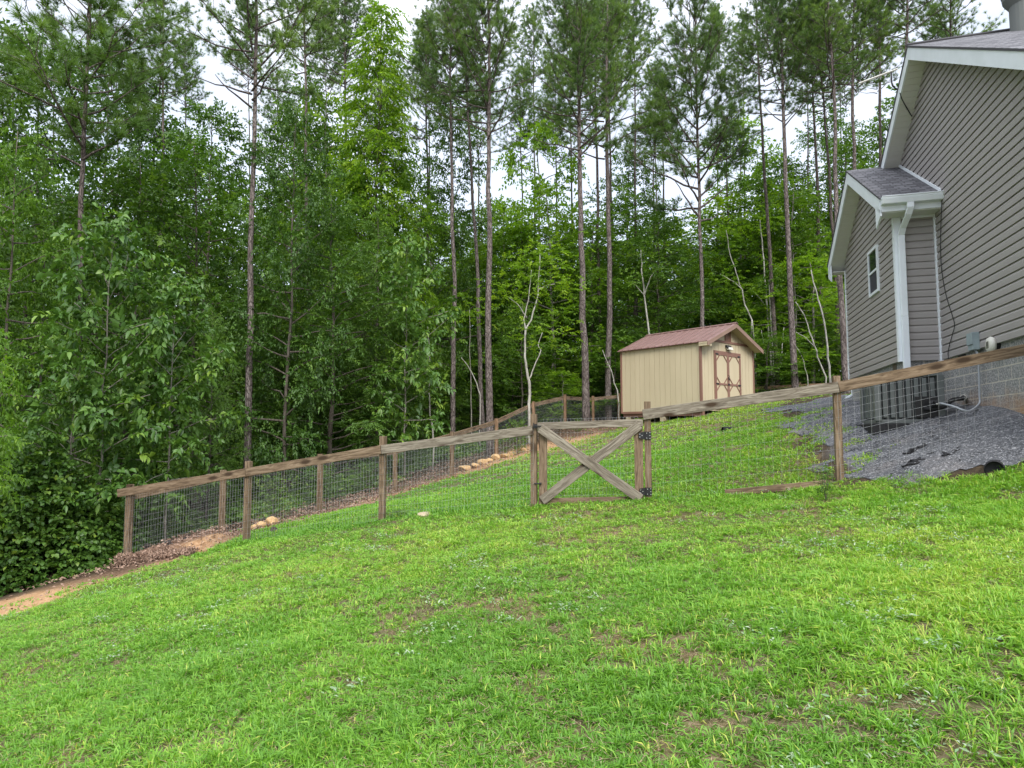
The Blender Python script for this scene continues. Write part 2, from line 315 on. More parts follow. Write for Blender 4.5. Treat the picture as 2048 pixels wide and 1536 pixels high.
def make_panel(name,a,b):
    m=mat(name,a,.6,.3); n=NT(m); v=n.coord('Object',(1,1,.25)); n.col(n.ramp(n.noise(v,2,3),[(.3,a),(.7,b)])); return m
M['shed_tan']=make_panel('tan_panel',(.47,.395,.26),(.52,.44,.295)); M['shed_brown']=make_panel('brown_trim',(.19,.10,.072),(.24,.13,.095)); M['shed_roof']=m_noisy('red_brown_metal',[(.16,.085,.072),(.205,.115,.10)],3,.4,0,spec=.5); M['shed_trim']=make_panel('taupe_trim',(.22,.14,.10),(.27,.175,.13))
M['vent_grey']=mat('vent_grey',(.14,.15,.14),.6,.3)
# ---------------------------------------------------------------- ground
def axis(lo,hi,d0,far,growth=1.16):
    a=list(np.arange(lo,hi+1e-6,d0)); d=d0
    x=hi
    while x<far: d=min(d*growth,14); x+=d; a.append(x)
    x=lo; d=d0
    while x>-far: d=min(d*growth,14); x-=d; a.insert(0,x)
    return np.array(a)
gx=axis(-11,10,.13,400); gy=axis(1,27,.13,400)
GX,GY=np.meshgrid(gx,gy,indexing='ij'); rough=(vnoise(GX,GY,.5,5)-.5)*.05+(vnoise(GX,GY,.17,6)-.5)*.02
GZ=tz(GX,GY); lw,gv=masks(GX,GY)
BACK=[(-6.7,11.5),(-5.67,12.87),(-4.11,14.13),(-2.85,16.1),(-1.67,18.25),(-.5,20.7),(.75,22.8),(2.0,24.6),(3.25,26),(4.5,27.2)]
MOUND=[(-6.75,11.35),(-5.2,10.55),(-4.75,11.3),(-5.3,12.6),(-6.3,12.5)]
md=sdist(GX,GY,MOUND); GZ2=GZ+rough+np.clip(md/.25,0,1)*.19*(.8+.4*vnoise(GX,GY,.3,9))
nx,ny=GX.shape; ids=np.arange(nx*ny).reshape(nx,ny)
q=np.stack([ids[:-1,:-1],ids[1:,:-1],ids[1:,1:],ids[:-1,1:]],-1).reshape(-1,4)
me=mesh_np('ground',np.stack([GX,GY,GZ2],-1).reshape(-1,3),quads=q,mats=[M['ground']],smooth=True)
def vattr(me,name,v): a=me.attributes.new(name,'FLOAT','POINT'); a.data.foreach_set('value',np.clip(v,0,1).astype(np.float32).ravel())
clayw=np.clip(1-np.abs(lw+.25)/.55,0,1)*(GX<3)*(.1+.9*vnoise(GX,GY,.8,11))+np.clip(1-np.hypot(GX-.9,GY-20.4)/2.2,0,1)*1.8+np.clip(1-np.hypot(GX+6.7,GY-9.2)/1.5,0,1)*.9+np.clip(1-np.hypot(GX-6.9,GY-12.6)/1.1,0,1)*1.5
clayw+=np.clip(1-sdist(GX,GY,[(-15,4.2),(-9.2,8.0),(-7.3,9.9),(-6.6,9.7),(-6.3,8.9),(-8.2,6.8),(-14,2.5)])*-4,0,1)*.95
bare=np.clip((vnoise(GX,GY,1.2,21)*.5+vnoise(GX,GY,.32,22)*.5-.55)/.2,0,1)*(lw>0)*(vnoise(GX,GY,.3,29)>.4)
vattr(me,'m_lawn',np.clip(lw/.25,0,1)); vattr(me,'m_lit',np.clip(1-(-lw-.1)/2.2,0,1)*(lw<.05)*(GX<4.2)+(md>0)); vattr(me,'m_clay',clayw+bare*.18); vattr(me,'m_grav',np.clip(gv/.2,0,1))
tag(link('ground',me),kind='structure')
# gravel sheet
gx2=np.arange(3.8,9.5,.09); gy2=np.arange(5.8,18.6,.09); X2,Y2=np.meshgrid(gx2,gy2,indexing='ij'); _,g2=masks(X2,Y2); cut=(vnoise(X2,Y2,.5,31)-.35)*.5
g2=g2-np.clip(.9-np.clip(sdist(X2,Y2,SCRUB),-1,1)*-2,0,.9)*.9*vnoise(X2,Y2,.35,33)
Z2=tz(X2,Y2)+(vnoise(X2,Y2,.5,5)-.5)*.05+(vnoise(X2,Y2,.17,6)-.5)*.02+.012+np.clip(g2,0,.4)*.05
i2=np.arange(X2.size).reshape(X2.shape); ok=(g2+cut>-.22); qq=np.stack([i2[:-1,:-1],i2[1:,:-1],i2[1:,1:],i2[:-1,1:]],-1); okq=(ok[:-1,:-1]&ok[1:,:-1]&ok[1:,1:]&ok[:-1,1:])
gm=mesh_np('gravel',np.stack([X2,Y2,Z2],-1).reshape(-1,3),quads=qq[okq],mats=[M['gravel']],smooth=True)
tag(link('gravel',gm),kind='structure')
def scatter(n,fn,xr,yr,seed):
    r=np.random.default_rng(seed); out=[]
    x=r.uniform(*xr,n); y=r.uniform(*yr,n); k=fn(x,y,r); return x[k],y[k],r
def chips(name,x,y,z,size,m,r,label=None,cat=None,flat=.6):
    k=len(x); base=np.array([(1,0,0),(-.5,.87,0),(-.5,-.87,0),(0,0,1),(.1,.1,-.8)])
    s=r.uniform(.6,1.4,(k,1,1))*np.asarray(size).reshape(-1,1,1); V=base[None]*s*r.uniform(.6,1.3,(k,5,1)); V[:,:,2]*=flat
    a=r.uniform(0,2*PI,k); ca,sa=np.cos(a)[:,None],np.sin(a)[:,None]; X=V[:,:,0]*ca-V[:,:,1]*sa; Y=V[:,:,0]*sa+V[:,:,1]*ca
    V=np.stack([X+x[:,None],Y+y[:,None],V[:,:,2]+z[:,None]],-1).reshape(-1,3); o=np.arange(k)[:,None,None]*5
    t=(np.array([(0,1,3),(1,2,3),(2,0,3),(1,0,4),(2,1,4),(0,2,4)])[None]+o).reshape(-1,3)
    ob=link(name,mesh_np(name,V,tris=t,mats=[m])); return tag(ob,label,cat,kind='stuff')
x,y,r=scatter(90000,lambda x,y,r:(masks(x,y)[1]>r.uniform(-.25,.5,len(x))),(3.9,9),(6.8,15),3)
k=np.r_[True,np.diff(x)!=0]; x,y=x[:16000],y[:16000]
chips('gravel_stones',x,y,tz(x,y)+.03,r.uniform(.006,.017,len(x)),M['stone_chip'],r,'loose grey gravel chips below the block foundation','gravel')
# ---------------------------------------------------------------- grass
def blades(n_try,yr,K,seed,hmul=1,wmul=1):
    """tufts of K blades each"""
    r=np.random.default_rng(seed); u=r.uniform(-.93,.93,n_try); y=np.sqrt(r.uniform(yr[0]**2,yr[1]**2,n_try)); x=u*y
    lw,gv=masks(x,y)
    dens=np.clip(lw/.35+.15,0,1)*np.clip(-gv/.25+.2,.0,1); dens=np.maximum(dens,.14*(lw>-1.1)*(gv<0)*(vnoise(x,y,.3,8)>.45)); dens=np.maximum(dens,.5*(gv<.55)*(gv>-.2)*(vnoise(x,y,.4,18)>.55)); dens=np.maximum(dens,np.clip(sdist(x,y,SCRUB)*2+.4,0,.65)*(vnoise(x,y,.3,19)>.35))
    patch=vnoise(x,y,1.2,21)*.34+vnoise(x,y,.32,22)*.33+vnoise(x,y,.11,30)*.33+.05*np.clip(x*.4,-1,1); thin=np.clip((patch-.49)/.22,0,.82); dens*=1-thin*(y<9)-.35*thin*(y>=9); cl=.28+.72*np.clip(vnoise(x,y,.075,23)*2.6-.65,0,1); dens*=np.where(y<9,cl,.35+.65*cl)
    shed=inpoly(x,y,[(5.9,19.9),(8.3,22.0),(6.3,24.5),(3.7,22.5)]); dens[shed]=0; dens[sdist(x,y,MOUND)>.05]=0
    k=r.uniform(0,1,n_try)<dens; x,y,patch=x[k],y[k],patch[k]; m=len(x)
    lush=vnoise(x,y,1.7,24)*.5+vnoise(x,y,.4,25)*.5; tl=(.023+.038*lush)*r.uniform(.6,1.6,m)*hmul; nearf=np.clip(1-np.abs((x-.35)*.252+(y-9.69)*.968)/.5,0,1); tl*=1+nearf*.5*(x<4)
    tt=.31+.42*(vnoise(x,y,2.6,26)-.5)+.30*(vnoise(x,y,.4,27)-.5)+r.normal(0,.10,m)*np.where(y>9,.5,1)+.042*np.clip(x,-4,5)+.020*(y-6)*(y<10)-nearf*.16*(x<4)-.05*(y>10)
    z=tz(x,y)+(vnoise(x,y,.5,5)-.5)*.05-.006; rep=lambda a:np.repeat(a,K); n=m*K
    lean_az=rep(r.uniform(0,2*PI,m)); az=lean_az+r.normal(0,1.5,n); out=r.uniform(0,1,n); ln=rep(tl)*r.uniform(.55,1.25,n); w=r.uniform(.0019,.0050,n)*wmul
    dx,dy=np.cos(az),np.sin(az); X=rep(x)+dx*out*.014*wmul; Y=rep(y)+dy*out*.014*wmul; bend=.35+out*1.15; Zb=rep(z)
    p=np.stack([X,Y,Zb],1); d=np.stack([dx,dy,np.zeros(n)],1); tw=r.uniform(-.6,.6,n); s=np.stack([-dy,dx,tw],1)*w[:,None]*.8; up=np.array([0,0,1.])
    mid=p+d*(ln*bend*.42)[:,None]+up*(ln*(.62-.12*out))[:,None]; tip=p+d*(ln*bend*1.0)[:,None]+up*(ln*(1.0-.62*out))[:,None]
    V=np.stack([p-s*.7,p+s*.7,mid+s,mid-s,tip],1).reshape(-1,3); o=np.arange(n)[:,None]*5
    q=np.array([[0,1,2,3]])+o; t=np.array([[3,2,4]])+o; tint=rep(tt)+r.normal(0,.15,n)
    dry=r.uniform(0,1,n)<.015+.10*rep(np.clip((patch-.55)/.2,0,1)); tint[dry]=r.uniform(.85,1.1,dry.sum())
    return V,q,t,np.clip(tint,0,1)
Vs=[];Qs=[];Ts=[];C1=[];off=0
for args in ((85000,(1.6,5.2),10,41,1.0,1.0),(125000,(5.2,8.6),8,42,1.0,1.2),(95000,(8.6,13.5),6,43,1.0,1.8),(75000,(13.5,27),5,44,1.0,3.0)):
    V,q,t,ti=blades(*args); Vs.append(V);Qs.append(q+off);Ts.append(t+off);C1.append(ti);off+=len(V)
tq=np.concatenate(C1)
gm=mesh_np('grass',np.concatenate(Vs),quads=np.concatenate(Qs),tris=np.concatenate(Ts),tint=np.concatenate([tq,tq]),mats=[M['grass']])
tag(link('grass',gm),'short bright green lawn grass sloping up to the house','grass',kind='stuff')
# ---------------------------------------------------------------- foliage builders
def unit(a): return a/np.maximum(np.linalg.norm(a,axis=-1,keepdims=True),1e-9)
def leaves(P,D,Nn,ln,w,fold=.25,oval=False):
    """leaf quads (two triangles each side as one bent quad pair) -> verts, tris"""
    n=len(P); D=unit(D); Sd=unit(np.cross(D,Nn)); Nn=np.cross(Sd,D); ln=np.broadcast_to(ln,(n,))[:,None]; w=np.broadcast_to(w,(n,))[:,None]
    if oval:
        l1=P+D*ln*.25+Sd*w*.42+Nn*w*fold*.7; l2=P+D*ln*.62+Sd*w*.46+Nn*w*fold*.6; r1=P+D*ln*.25-Sd*w*.42+Nn*w*fold*.7; r2=P+D*ln*.62-Sd*w*.46+Nn*w*fold*.6; tp=P+D*ln-Nn*ln*.16; md=P+D*ln*.5
        V=np.stack([P,l1,l2,tp,r2,r1,md],1).reshape(-1,3); o=np.arange(n)[:,None,None]*7; t=(np.array([(0,6,1),(1,6,2),(2,6,3),(3,6,4),(4,6,5),(5,6,0)])[None]+o).reshape(-1,3); return V,t
    tip=P+D*ln-Nn*ln*.12; l=P+D*ln*.42+Sd*w*.5+Nn*w*fold; rr=P+D*ln*.42-Sd*w*.5+Nn*w*fold
    V=np.stack([P,l,tip,rr],1).reshape(-1,3); o=np.arange(n)[:,None,None]*4; t=(np.array([(0,2,1),(0,3,2)])[None]+o).reshape(-1,3); return V,t
def sprays(P,D,L,nl,ll,lw,r,droop=.25,ang=55,oval=False):
    """planar twigs carrying nl leaves each"""
    n=len(P); D=unit(D); up=np.tile([0,0,1.],(n,1))+r.normal(0,.28,(n,3)); Sd=unit(np.cross(D,up)); Nn=np.cross(Sd,D)
    k=np.arange(nl); s=(.2+.8*(k+.5)/nl); side=np.where(k%2==0,1,-1); side=np.where(k==nl-1,0,side); a=np.radians(ang)
    sp=P[:,None]+D[:,None]*(s[None,:,None]*L[:,None,None]); sp[:,:,2]-=droop*(s**2)[None]*L[:,None]
    dd=D[:,None]*np.cos(a)+Sd[:,None]*(side[None,:,None]*np.sin(a))+r.normal(0,.28,(n,nl,3)); dd[:,:,2]-=droop
    nn=Nn[:,None]+r.normal(0,.35,(n,nl,3)); m=n*nl
    sc=r.uniform(.7,1.25,(m,)); V,t=leaves(sp.reshape(-1,3),dd.reshape(-1,3),nn.reshape(-1,3),ll*sc,lw*sc,.25,oval)
    base=np.repeat(r.normal(.42,.16,n),nl)+r.normal(0,.12,m); return V,t,np.repeat(base,6 if oval else 2)
def limb_pts(p0,az,el,L,r,sag=0,k=5):
    d=np.array([math.cos(az)*math.cos(el),math.sin(az)*math.cos(el),math.sin(el)]); pts=[np.array(p0,float)]
    for i in range(1,k):
        dd=d+np.array([r.normal(0,.12),r.normal(0,.12),r.normal(0,.08)+sag*i/k]); pts.append(pts[-1]+dd/np.linalg.norm(dd)*L/(k-1))
    return np.array(pts)
def crown_broad(seed,Ht,z0,R,nlimb,nspr,ll,lw,nl=11,prof=lambda t:math.sin(PI*min(1,.12+t*.9))**.7,el=(10,45),spl=(.45,.8),droop=.25,trunk_r=.08,ang=55,oval=False):
    """returns (leaf verts, tris, tint), limb MB, trunk MB"""
    r=np.random.default_rng(seed); P=[];D=[];Lg=[]; lm=MB(); tm=MB()
    tp=[(0,0,-.4)]; x=y=0
    for i in range(1,11): x+=r.normal(0,.05)*Ht/10; y+=r.normal(0,.05)*Ht/10; tp.append((x,y,Ht*.97*i/10))
    tm.tube(tp,[trunk_r*(1.15 if i==0 else 1-.085*i) for i in range(11)],8); tpa=np.array(tp)
    for i in range(nlimb):
        t=(i+r.uniform(0,1))/nlimb; z=z0+(Ht-z0)*t*.97; az=i*2.4+r.uniform(-.5,.5); Lm=R*prof(t)*r.uniform(.65,1.15)+.15
        e=math.radians(el[0]+(el[1]-el[0])*t+r.uniform(-12,12)); o=[np.interp(z,tpa[:,2],tpa[:,0]),np.interp(z,tpa[:,2],tpa[:,1]),z-.2*Lm]
        pts=limb_pts(o,az,e,Lm,r,-.1); lm.tube([tuple(p) for p in pts],[max(.006,trunk_r*.33*(1-.8*k/4)*(1.1-.6*t)) for k in range(5)],4,False)
        m=max(3,int(nspr*(.35+.65*Lm/R))); s=r.uniform(.08,1.02,m)**.62; idx=s*(len(pts)-1); i0=np.minimum(idx.astype(int),len(pts)-2); f=(idx-i0)[:,None]
        pp=pts[i0]*(1-f)+pts[i0+1]*f; dirl=pts[-1]-pts[0]; dirl[2]*=.4; dd=unit(np.tile(unit(dirl[None])[0],(m,1))*.55+r.normal(0,.62,(m,3))*np.array([1,1,.45]))
        P.append(pp+r.normal(0,.10,(m,3)));D.append(dd);Lg.append(r.uniform(*spl,m))
    return sprays(np.concatenate(P),np.concatenate(D),np.concatenate(Lg),nl,ll,lw,r,droop,ang,oval),lm,tm
def crown_pine(seed,Hc,R,nlimb,nl=50,nd=.25,nw=.0115,dead=3,den=5.2):
    """pine crown from z=0 to Hc: limbs, branchlets and needle tufts"""
    r=np.random.default_rng(seed); TP=[];TD=[]; lm=MB(); tt=[]
    for i in range(nlimb):
        t=(i+r.uniform(0,1))/nlimb; z=Hc*t**.9*.97; az=i*2.4+r.uniform(-.6,.6); prof=(1-t)**.6*(.55+.45*min(1,t*4+.3)); Lm=R*prof*r.uniform(.5,1.2)+.35
        e=math.radians(18+34*t+r.uniform(-16,16)); pts=limb_pts((0,0,z),az,e,Lm,r,.38,6); lm.tube([tuple(p) for p in pts],[max(.007,.035*(1-.75*k/5)*(1.15-.7*t)) for k in range(6)],5,False)
        if i<dead: continue
        nb=int(3+Lm*den); bt=r.normal(.45,.16)
        for b in range(nb):
            s=1.0 if b==0 else r.uniform(.22,1); idx=s*5; i0=min(int(idx),4); f=idx-i0; p=pts[i0]*(1-f)+pts[i0+1]*f; dl=unit((pts[-1]-pts[0])[None])[0]
            d=dl*.5+np.array([r.normal(0,.6),r.normal(0,.6),abs(r.normal(.25,.3))]); d/=np.linalg.norm(d); bl=r.uniform(.2,.7)*(.7+.3*Lm)
            if 1: lm.tube([tuple(p),tuple(p+d*bl)],[.011,.005],3,False)
            for k in range(r.integers(1,4)):
                q=p+d*bl*(1-.33*k)+r.normal(0,.05,3); dd=d+r.normal(0,.35,3); dd[2]+=.3; TP.append(q);TD.append(dd);tt.append(bt+r.normal(0,.1)+(.15 if k==0 else 0))
    TP=np.array(TP);TD=unit(np.array(TD)); n=len(TP); tt=np.array(tt)
    a=unit(np.cross(TD,r.normal(0,1,(n,3)))); b=np.cross(TD,a); th=r.uniform(0,2*PI,(n,nl)); ph=np.radians(r.uniform(6,68,(n,nl))); 
    nd_=TD[:,None]*np.cos(ph)[...,None]+(a[:,None]*np.cos(th)[...,None]+b[:,None]*np.sin(th)[...,None])*np.sin(ph)[...,None]
    L_=r.uniform(.7,1.15,(n,nl,1))*nd; base=TP[:,None]-TD[:,None]*r.uniform(0,.12,(n,nl,1)); tip=base+nd_*L_; tip[...,2]-=.02
    sd=unit(np.cross(nd_,r.normal(0,1,(n,nl,3))))*nw*.5
    V=np.stack([base-sd,base+sd,tip+sd*.3],2).reshape(-1,3); tr=np.arange(n*nl*3).reshape(-1,3)
    return (V,tr,np.repeat(tt,nl)),lm
def leafmesh(name,VT,m): return mesh_np(name,VT[0],tris=VT[1],tint=np.clip(VT[2],0,1),mats=[m])
# ---- variants: (crown mesh, limb mesh, trunk mesh, height)
BR={}
def addbr(key,n,leafmat,barkmat,seed0,**kw):
    BR[key]=[]
    for i in range(n):
        VT,lm,tm=crown_broad(seed0+i,**kw); BR[key].append((leafmesh('crown',VT,leafmat),lm.mesh('limbs',barkmat,True),tm.mesh('trunk',barkmat,True),kw['Ht']))
addbr('oak',3,M['leaf_dark'],M['dark_bark'],100,Ht=9,z0=.6,R=2.4,nlimb=50,nspr=40,ll=.12,lw=.07,nl=10,el=(2,30),droop=.15)
addbr('mid',3,M['leaf_mid'],M['dark_bark'],110,Ht=9,z0=.9,R=2.3,nlimb=46,nspr=36,ll=.115,lw=.068,nl=10,el=(0,25),droop=.12)
addbr('light',3,M['leaf_light'],M['grey_bark'],120,Ht=8,z0=1.5,R=2.3,nlimb=34,nspr=30,ll=.125,lw=.085,nl=10,el=(-5,18),droop=.08)
addbr('fine',2,M['leaf_fine'],M['dark_bark'],130,Ht=8,z0=.2,R=2.2,nlimb=58,nspr=46,ll=.10,lw=.030,nl=13,spl=(.35,.7),droop=.2,ang=40,el=(0,35))
addbr('spire',1,M['leaf_light'],M['dark_bark'],140,Ht=15,z0=3.0,R=2.1,nlimb=80,nspr=24,ll=.19,lw=.06,prof=lambda t:(1-t)**.6*.95+.12,el=(20,60),droop=.6)
addbr('bigleaf',2,M['leaf_big'],M['grey_bark'],150,Ht=5,z0=.9,R=1.4,nlimb=34,nspr=18,ll=.155,lw=.078,nl=8,spl=(.3,.5),el=(5,40),droop=.15,trunk_r=.035,oval=True)
addbr('yellow',1,M['leaf_yellow'],M['grey_bark'],160,Ht=5,z0=1.6,R=1.2,nlimb=20,nspr=16,ll=.15,lw=.06,nl=11,el=(0,30),droop=.25,trunk_r=.03,oval=True)
addbr('shrub',2,M['vine'],M['dark_bark'],170,Ht=1.2,z0=.05,R=.75,nlimb=30,nspr=10,ll=.055,lw=.032,nl=9,spl=(.15,.3),el=(20,70),droop=.1,trunk_r=.012)
PC=[]
for i,(Hc,R,nlb) in enumerate(((9,3.2,52),(9,2.7,50),(9,3.4,54),(9,2.5,62))):
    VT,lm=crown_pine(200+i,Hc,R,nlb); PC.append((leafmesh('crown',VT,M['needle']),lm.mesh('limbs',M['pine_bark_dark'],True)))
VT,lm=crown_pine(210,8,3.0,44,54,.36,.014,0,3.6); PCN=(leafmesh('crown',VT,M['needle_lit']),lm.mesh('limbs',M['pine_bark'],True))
def trunk_mesh(h,d,seed,bark,k=18):
    r=random.Random(seed); mb=MB(); pts=[(0,0,-.5)]; rad=[d*.62]; x=y=0
    for i in range(1,k+1):
        z=h*(i/k)**1.15; x+=r.gauss(0,.028); y+=r.gauss(0,.028); pts.append((x*min(1,z/4),y*min(1,z/4),z)); rad.append(max(.012,d*.5*(1+.25*math.exp(-z*2.2))*(1-.80*z/h)))
    mb.tube(pts,rad,12); return mb.mesh('trunk',M[bark],True)
def pine(px1,px2,Y,d,cy,label,var=0,top=None,group='tall pines in the woods',crn=None,bark='pine_bark',rz=None,wide=1,name='pine_tree'):
    a=W(px1,760,Y); b=W(px2,300,Y); dv=(b-a).normalized(); t=0; bx=a.x; bz=gz(a.x,Y)
    bx=a.x+dv.x/dv.z*(bz-a.z); base=Vector((bx,Y,bz)); zt=W(px2,cy,Y).z-bz
    h=top or rnd.uniform(17.5,20.5)
    if not top: h=max(h,zt+6)
    root=empty(name,base,0,label,'pine tree',group); root.rotation_mode='QUATERNION'; root.rotation_quaternion=Vector((0,0,1)).rotation_difference(Vector((dv.x,0,dv.z)).normalized()) 
    link('trunk',trunk_mesh(h,d,rnd.random(),bark),root)
    c=crn or PC[var%len(PC)]; Hc=9 if crn is None else 8
    sc=(h-zt)/Hc*1.03; rot=rnd.uniform(0,6.28) if rz is None else rz; w=min(1.25,max(.75,sc))*wide
    for nm,m_ in (('crown',c[0]),('limbs',c[1])):
        o=link(nm,m_,root,(0,0,zt)); o.rotation_euler=(0,0,rot); o.scale=(w,w,sc)
    return root
pines=[
(497.5,502.5,17.5,.21,225,'lone grey pine trunk rising from behind the left fence',0,None),
(150,166,15.5,.20,345,'long-needled pine with bushy lit tufts at upper left',None,None),
(905,904,23,.19,250,'slim pine left of the pine pair beside the gate',1,None),
(962,944,26,.20,230,'darker leaning pine between two straight grey pines left of the gate',3,None),
(979,974,21.6,.255,285,'thick pine standing just behind the rock edging left of the gate',2,None),
(1171,1160,24,.29,330,'thickest pine, standing in front of the back fence above the gate',0,None),
(1216,1209,27.5,.28,330,'second thick pine just left of the tan shed',1,None),
(1196,1187,32,.24,300,'dark pine seen between the two thick pines by the shed',2,None),
(1404,1395,28,.21,455,'slim open-crowned pine rising behind the shed roof, its tip in the sky',3,21.0),
(1590,1568,26,.27,260,'scaly straight pine right of the shed doors',2,None),
(1651,1630,33,.24,220,'dark pine behind the leaning pale sapling near the house',1,None),
(1676,1650,31,.22,240,'reddish-grey pine third from the house corner',0,None),
(1692,1668,25,.25,200,'pine whose trunk touches the far corner of the house',2,None),
(1726,1716,27,.25,190,'pine rising over the small porch roof of the house',0,None),
(1772,1761,33,.24,120,'dark pine right of the antenna, above the wing roof',3,None),
(1925,1910,28,.22,150,'pine behind the main roof near the top right',1,None),
(857,853,31,.22,300,'far pine left of the slim pines, in the middle woods',1,None),
(1054,1048,38,.17,330,'thin far pine behind the forked pale sapling',3,None),
(1335,1330,38,.2,330,'far dark pine above the middle of the shed roof',1,None),
(1112,1108,40,.18,340,'thin far pine left of the thickest pine',3,None),
(1275,1268,34,.2,200,'pine behind the left end of the shed roof, branches into the sky gap',2,None),
(1310,1304,36,.2,330,'shorter far pine left of the slim open-crowned pine',1,16.5),
(1470,1462,36,.2,330,'short far pine behind the shed doors',2,15.5),
(1555,1535,30,.22,180,'pine just left of the scaly pine, mostly hidden',1,None),
(1825,1815,26,.24,90,'bushy pine rising behind the gable apex',0,None),
(700,694,29,.22,200,'pine left of the pointed yellow-green tree',2,None),
(620,612,24,.2,150,'pine right of the lone trunk with limbs reaching right',0,None),
(320,318,26,.22,230,'dark pine between the bushy pine and the lone trunk',3,None)]
for i,p in enumerate(pines):
    px1,px2,Y,d,cy,lab,var,top=p
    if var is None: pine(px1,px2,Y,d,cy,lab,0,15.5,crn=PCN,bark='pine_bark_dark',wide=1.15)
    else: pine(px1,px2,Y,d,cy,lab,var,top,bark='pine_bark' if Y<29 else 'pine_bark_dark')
def broad(kind,px,Y,topy,rpx,label,var=0,group='leafy trees in the woods',name='broadleaf_tree',cat='tree',lean=0,x=None):
    P=W(px,500,Y); bx=P.x if x is None else x; bz=gz(bx,Y); h=W(px,topy,Y).z-bz; v=BR[kind][var%len(BR[kind])]
    sz=h/v[3]; Rm={'oak':2.5,'mid':2.4,'light':2.3,'fine':2.3,'spire':2.0,'bigleaf':1.4,'yellow':1.35,'shrub':.85}[kind]; sx=(rpx/F*Y)/Rm if rpx else sz
    root=empty(name,(bx,Y,bz),rnd.uniform(0,6.28),label,cat,group); root.scale=(sx,sx,sz); root.rotation_euler[0]=lean
    for nm,m_ in (('trunk',v[2]),('limbs',v[1]),('crown',v[0])): link(nm,m_,root)
    return root
B=broad
B('mid',15,13.0,235,150,'leafy tree filling the left edge below the pine',0)
B('oak',60,19,40,200,'tall dark leafy tree in the top left corner',0)
B('oak',-90,15,-40,230,'dark tree cut off by the left edge',1)
B('oak',270,18.5,300,190,'dark oak between the left pine and the lone trunk',1)
B('mid',395,20,265,180,'rounded green tree left of the lone pine trunk',1)
B('oak',425,24,190,150,'tall dark leafy tree behind the lone pine trunk',2)
B('bigleaf',225,12.6,425,125,'large-leaved sapling beside the fence corner post',0,group='large-leaved saplings')
B('bigleaf',355,13.2,540,100,'bright large-leaved sapling over the first fence panel',1,group='large-leaved saplings')
B('mid',95,15,440,120,'bushy green sapling at the left, behind the vine bank',1,group='large-leaved saplings')
B('bigleaf',815,19.5,470,85,'hickory sapling with drooping big leaves above the left fence',0,group='large-leaved saplings')
B('yellow',-10,9.9,655,70,'yellow-green sapling leaning in at the left edge',0,cat='sapling')
B('yellow',0,14.2,290,60,'yellowish leafy top at the left edge under the pine',0,cat='tree')
B('oak',575,17.8,200,125,'dark lobed oak just right of the lone pine trunk',2)
B('fine',665,19.2,370,165,'dense fine-leaved oak filling the woods behind the left fence',0)
B('fine',590,21,430,140,'fine-leaved oak behind the dark lobed oak',1)
B('fine',760,21.5,420,110,'small fine-leaved tree beside the hickory sapling',1)
B('spire',745,25,12,115,'pointed yellow-green tree reaching the top of the woods',0,cat='tree')
B('light',650,27,180,150,'pale leafy tree left of the pointed yellow-green tree',1)
B('mid',830,28,330,120,'leafy tree right of the pointed yellow-green tree',2)
B('light',1105,31,375,130,'light green layered maple above the gate',0)
B('light',1000,33,400,120,'light green tree between the slim pines left of the gate',1)
B('mid',1270,33,365,140,'green tree filling the gap above the shed roof',0)
B('light',1440,37,400,150,'light green tree behind the slim open pine',2)
B('mid',1520,36,340,150,'leafy tree above the shed doors',1)
B('light',1620,38,420,110,'light green tree between shed and house',0)
B('mid',1640,30,640,60,'low leafy bush right of the scaly pine',2,cat='bush')
B('yellow',1745,36,330,90,'yellow-green tree glimpsed above the wing roof',0)
B('mid',1850,40,150,170,'leafy tree behind the main roof',2)
B('mid',1045,27,600,75,'low tree behind the forked pale sapling',0)
B('light',1120,26.5,740,60,'pale green seedling tree beside the thickest pine',2,cat='sapling')
B('oak',905,30,150,110,'tall leafy tree rising behind the slim pines',1)
B('light',1075,37,230,120,'tall thin light-green tree left of the thickest pine, far back',2)
B('mid',1255,38,280,110,'tall green tree left of the open pine, far back',1)
B('light',1480,40,230,110,'tall light tree between the open pine and the scaly pine',0)
B('mid',1660,40,200,120,'tall leafy tree behind the two thin pines by the house',1)
B('oak',1560,42,300,110,'dark leafy tree behind the scaly pine',2)
B('oak',190,25,60,170,'tall dark tree right behind the long-needled pine',2)
B('mid',600,27,120,120,'tall green tree between the lone pine and the pointed tree',1)
B('bigleaf',160,12.0,700,80,'young large-leaved shrub growing out of the vine bank',0,group='large-leaved saplings')
B('fine',430,15.5,610,70,'small-leaved sapling just left of the lone pine trunk',0,group='large-leaved saplings')
B('mid',1700,36,260,110,'tall green tree directly left of the house eave, far back',0)
B('mid',1770,38,220,110,'tall green tree under the antenna, far back',1)
B('light',1590,33,360,100,'yellow-green tree between the scaly pine and the two thin pines',2)
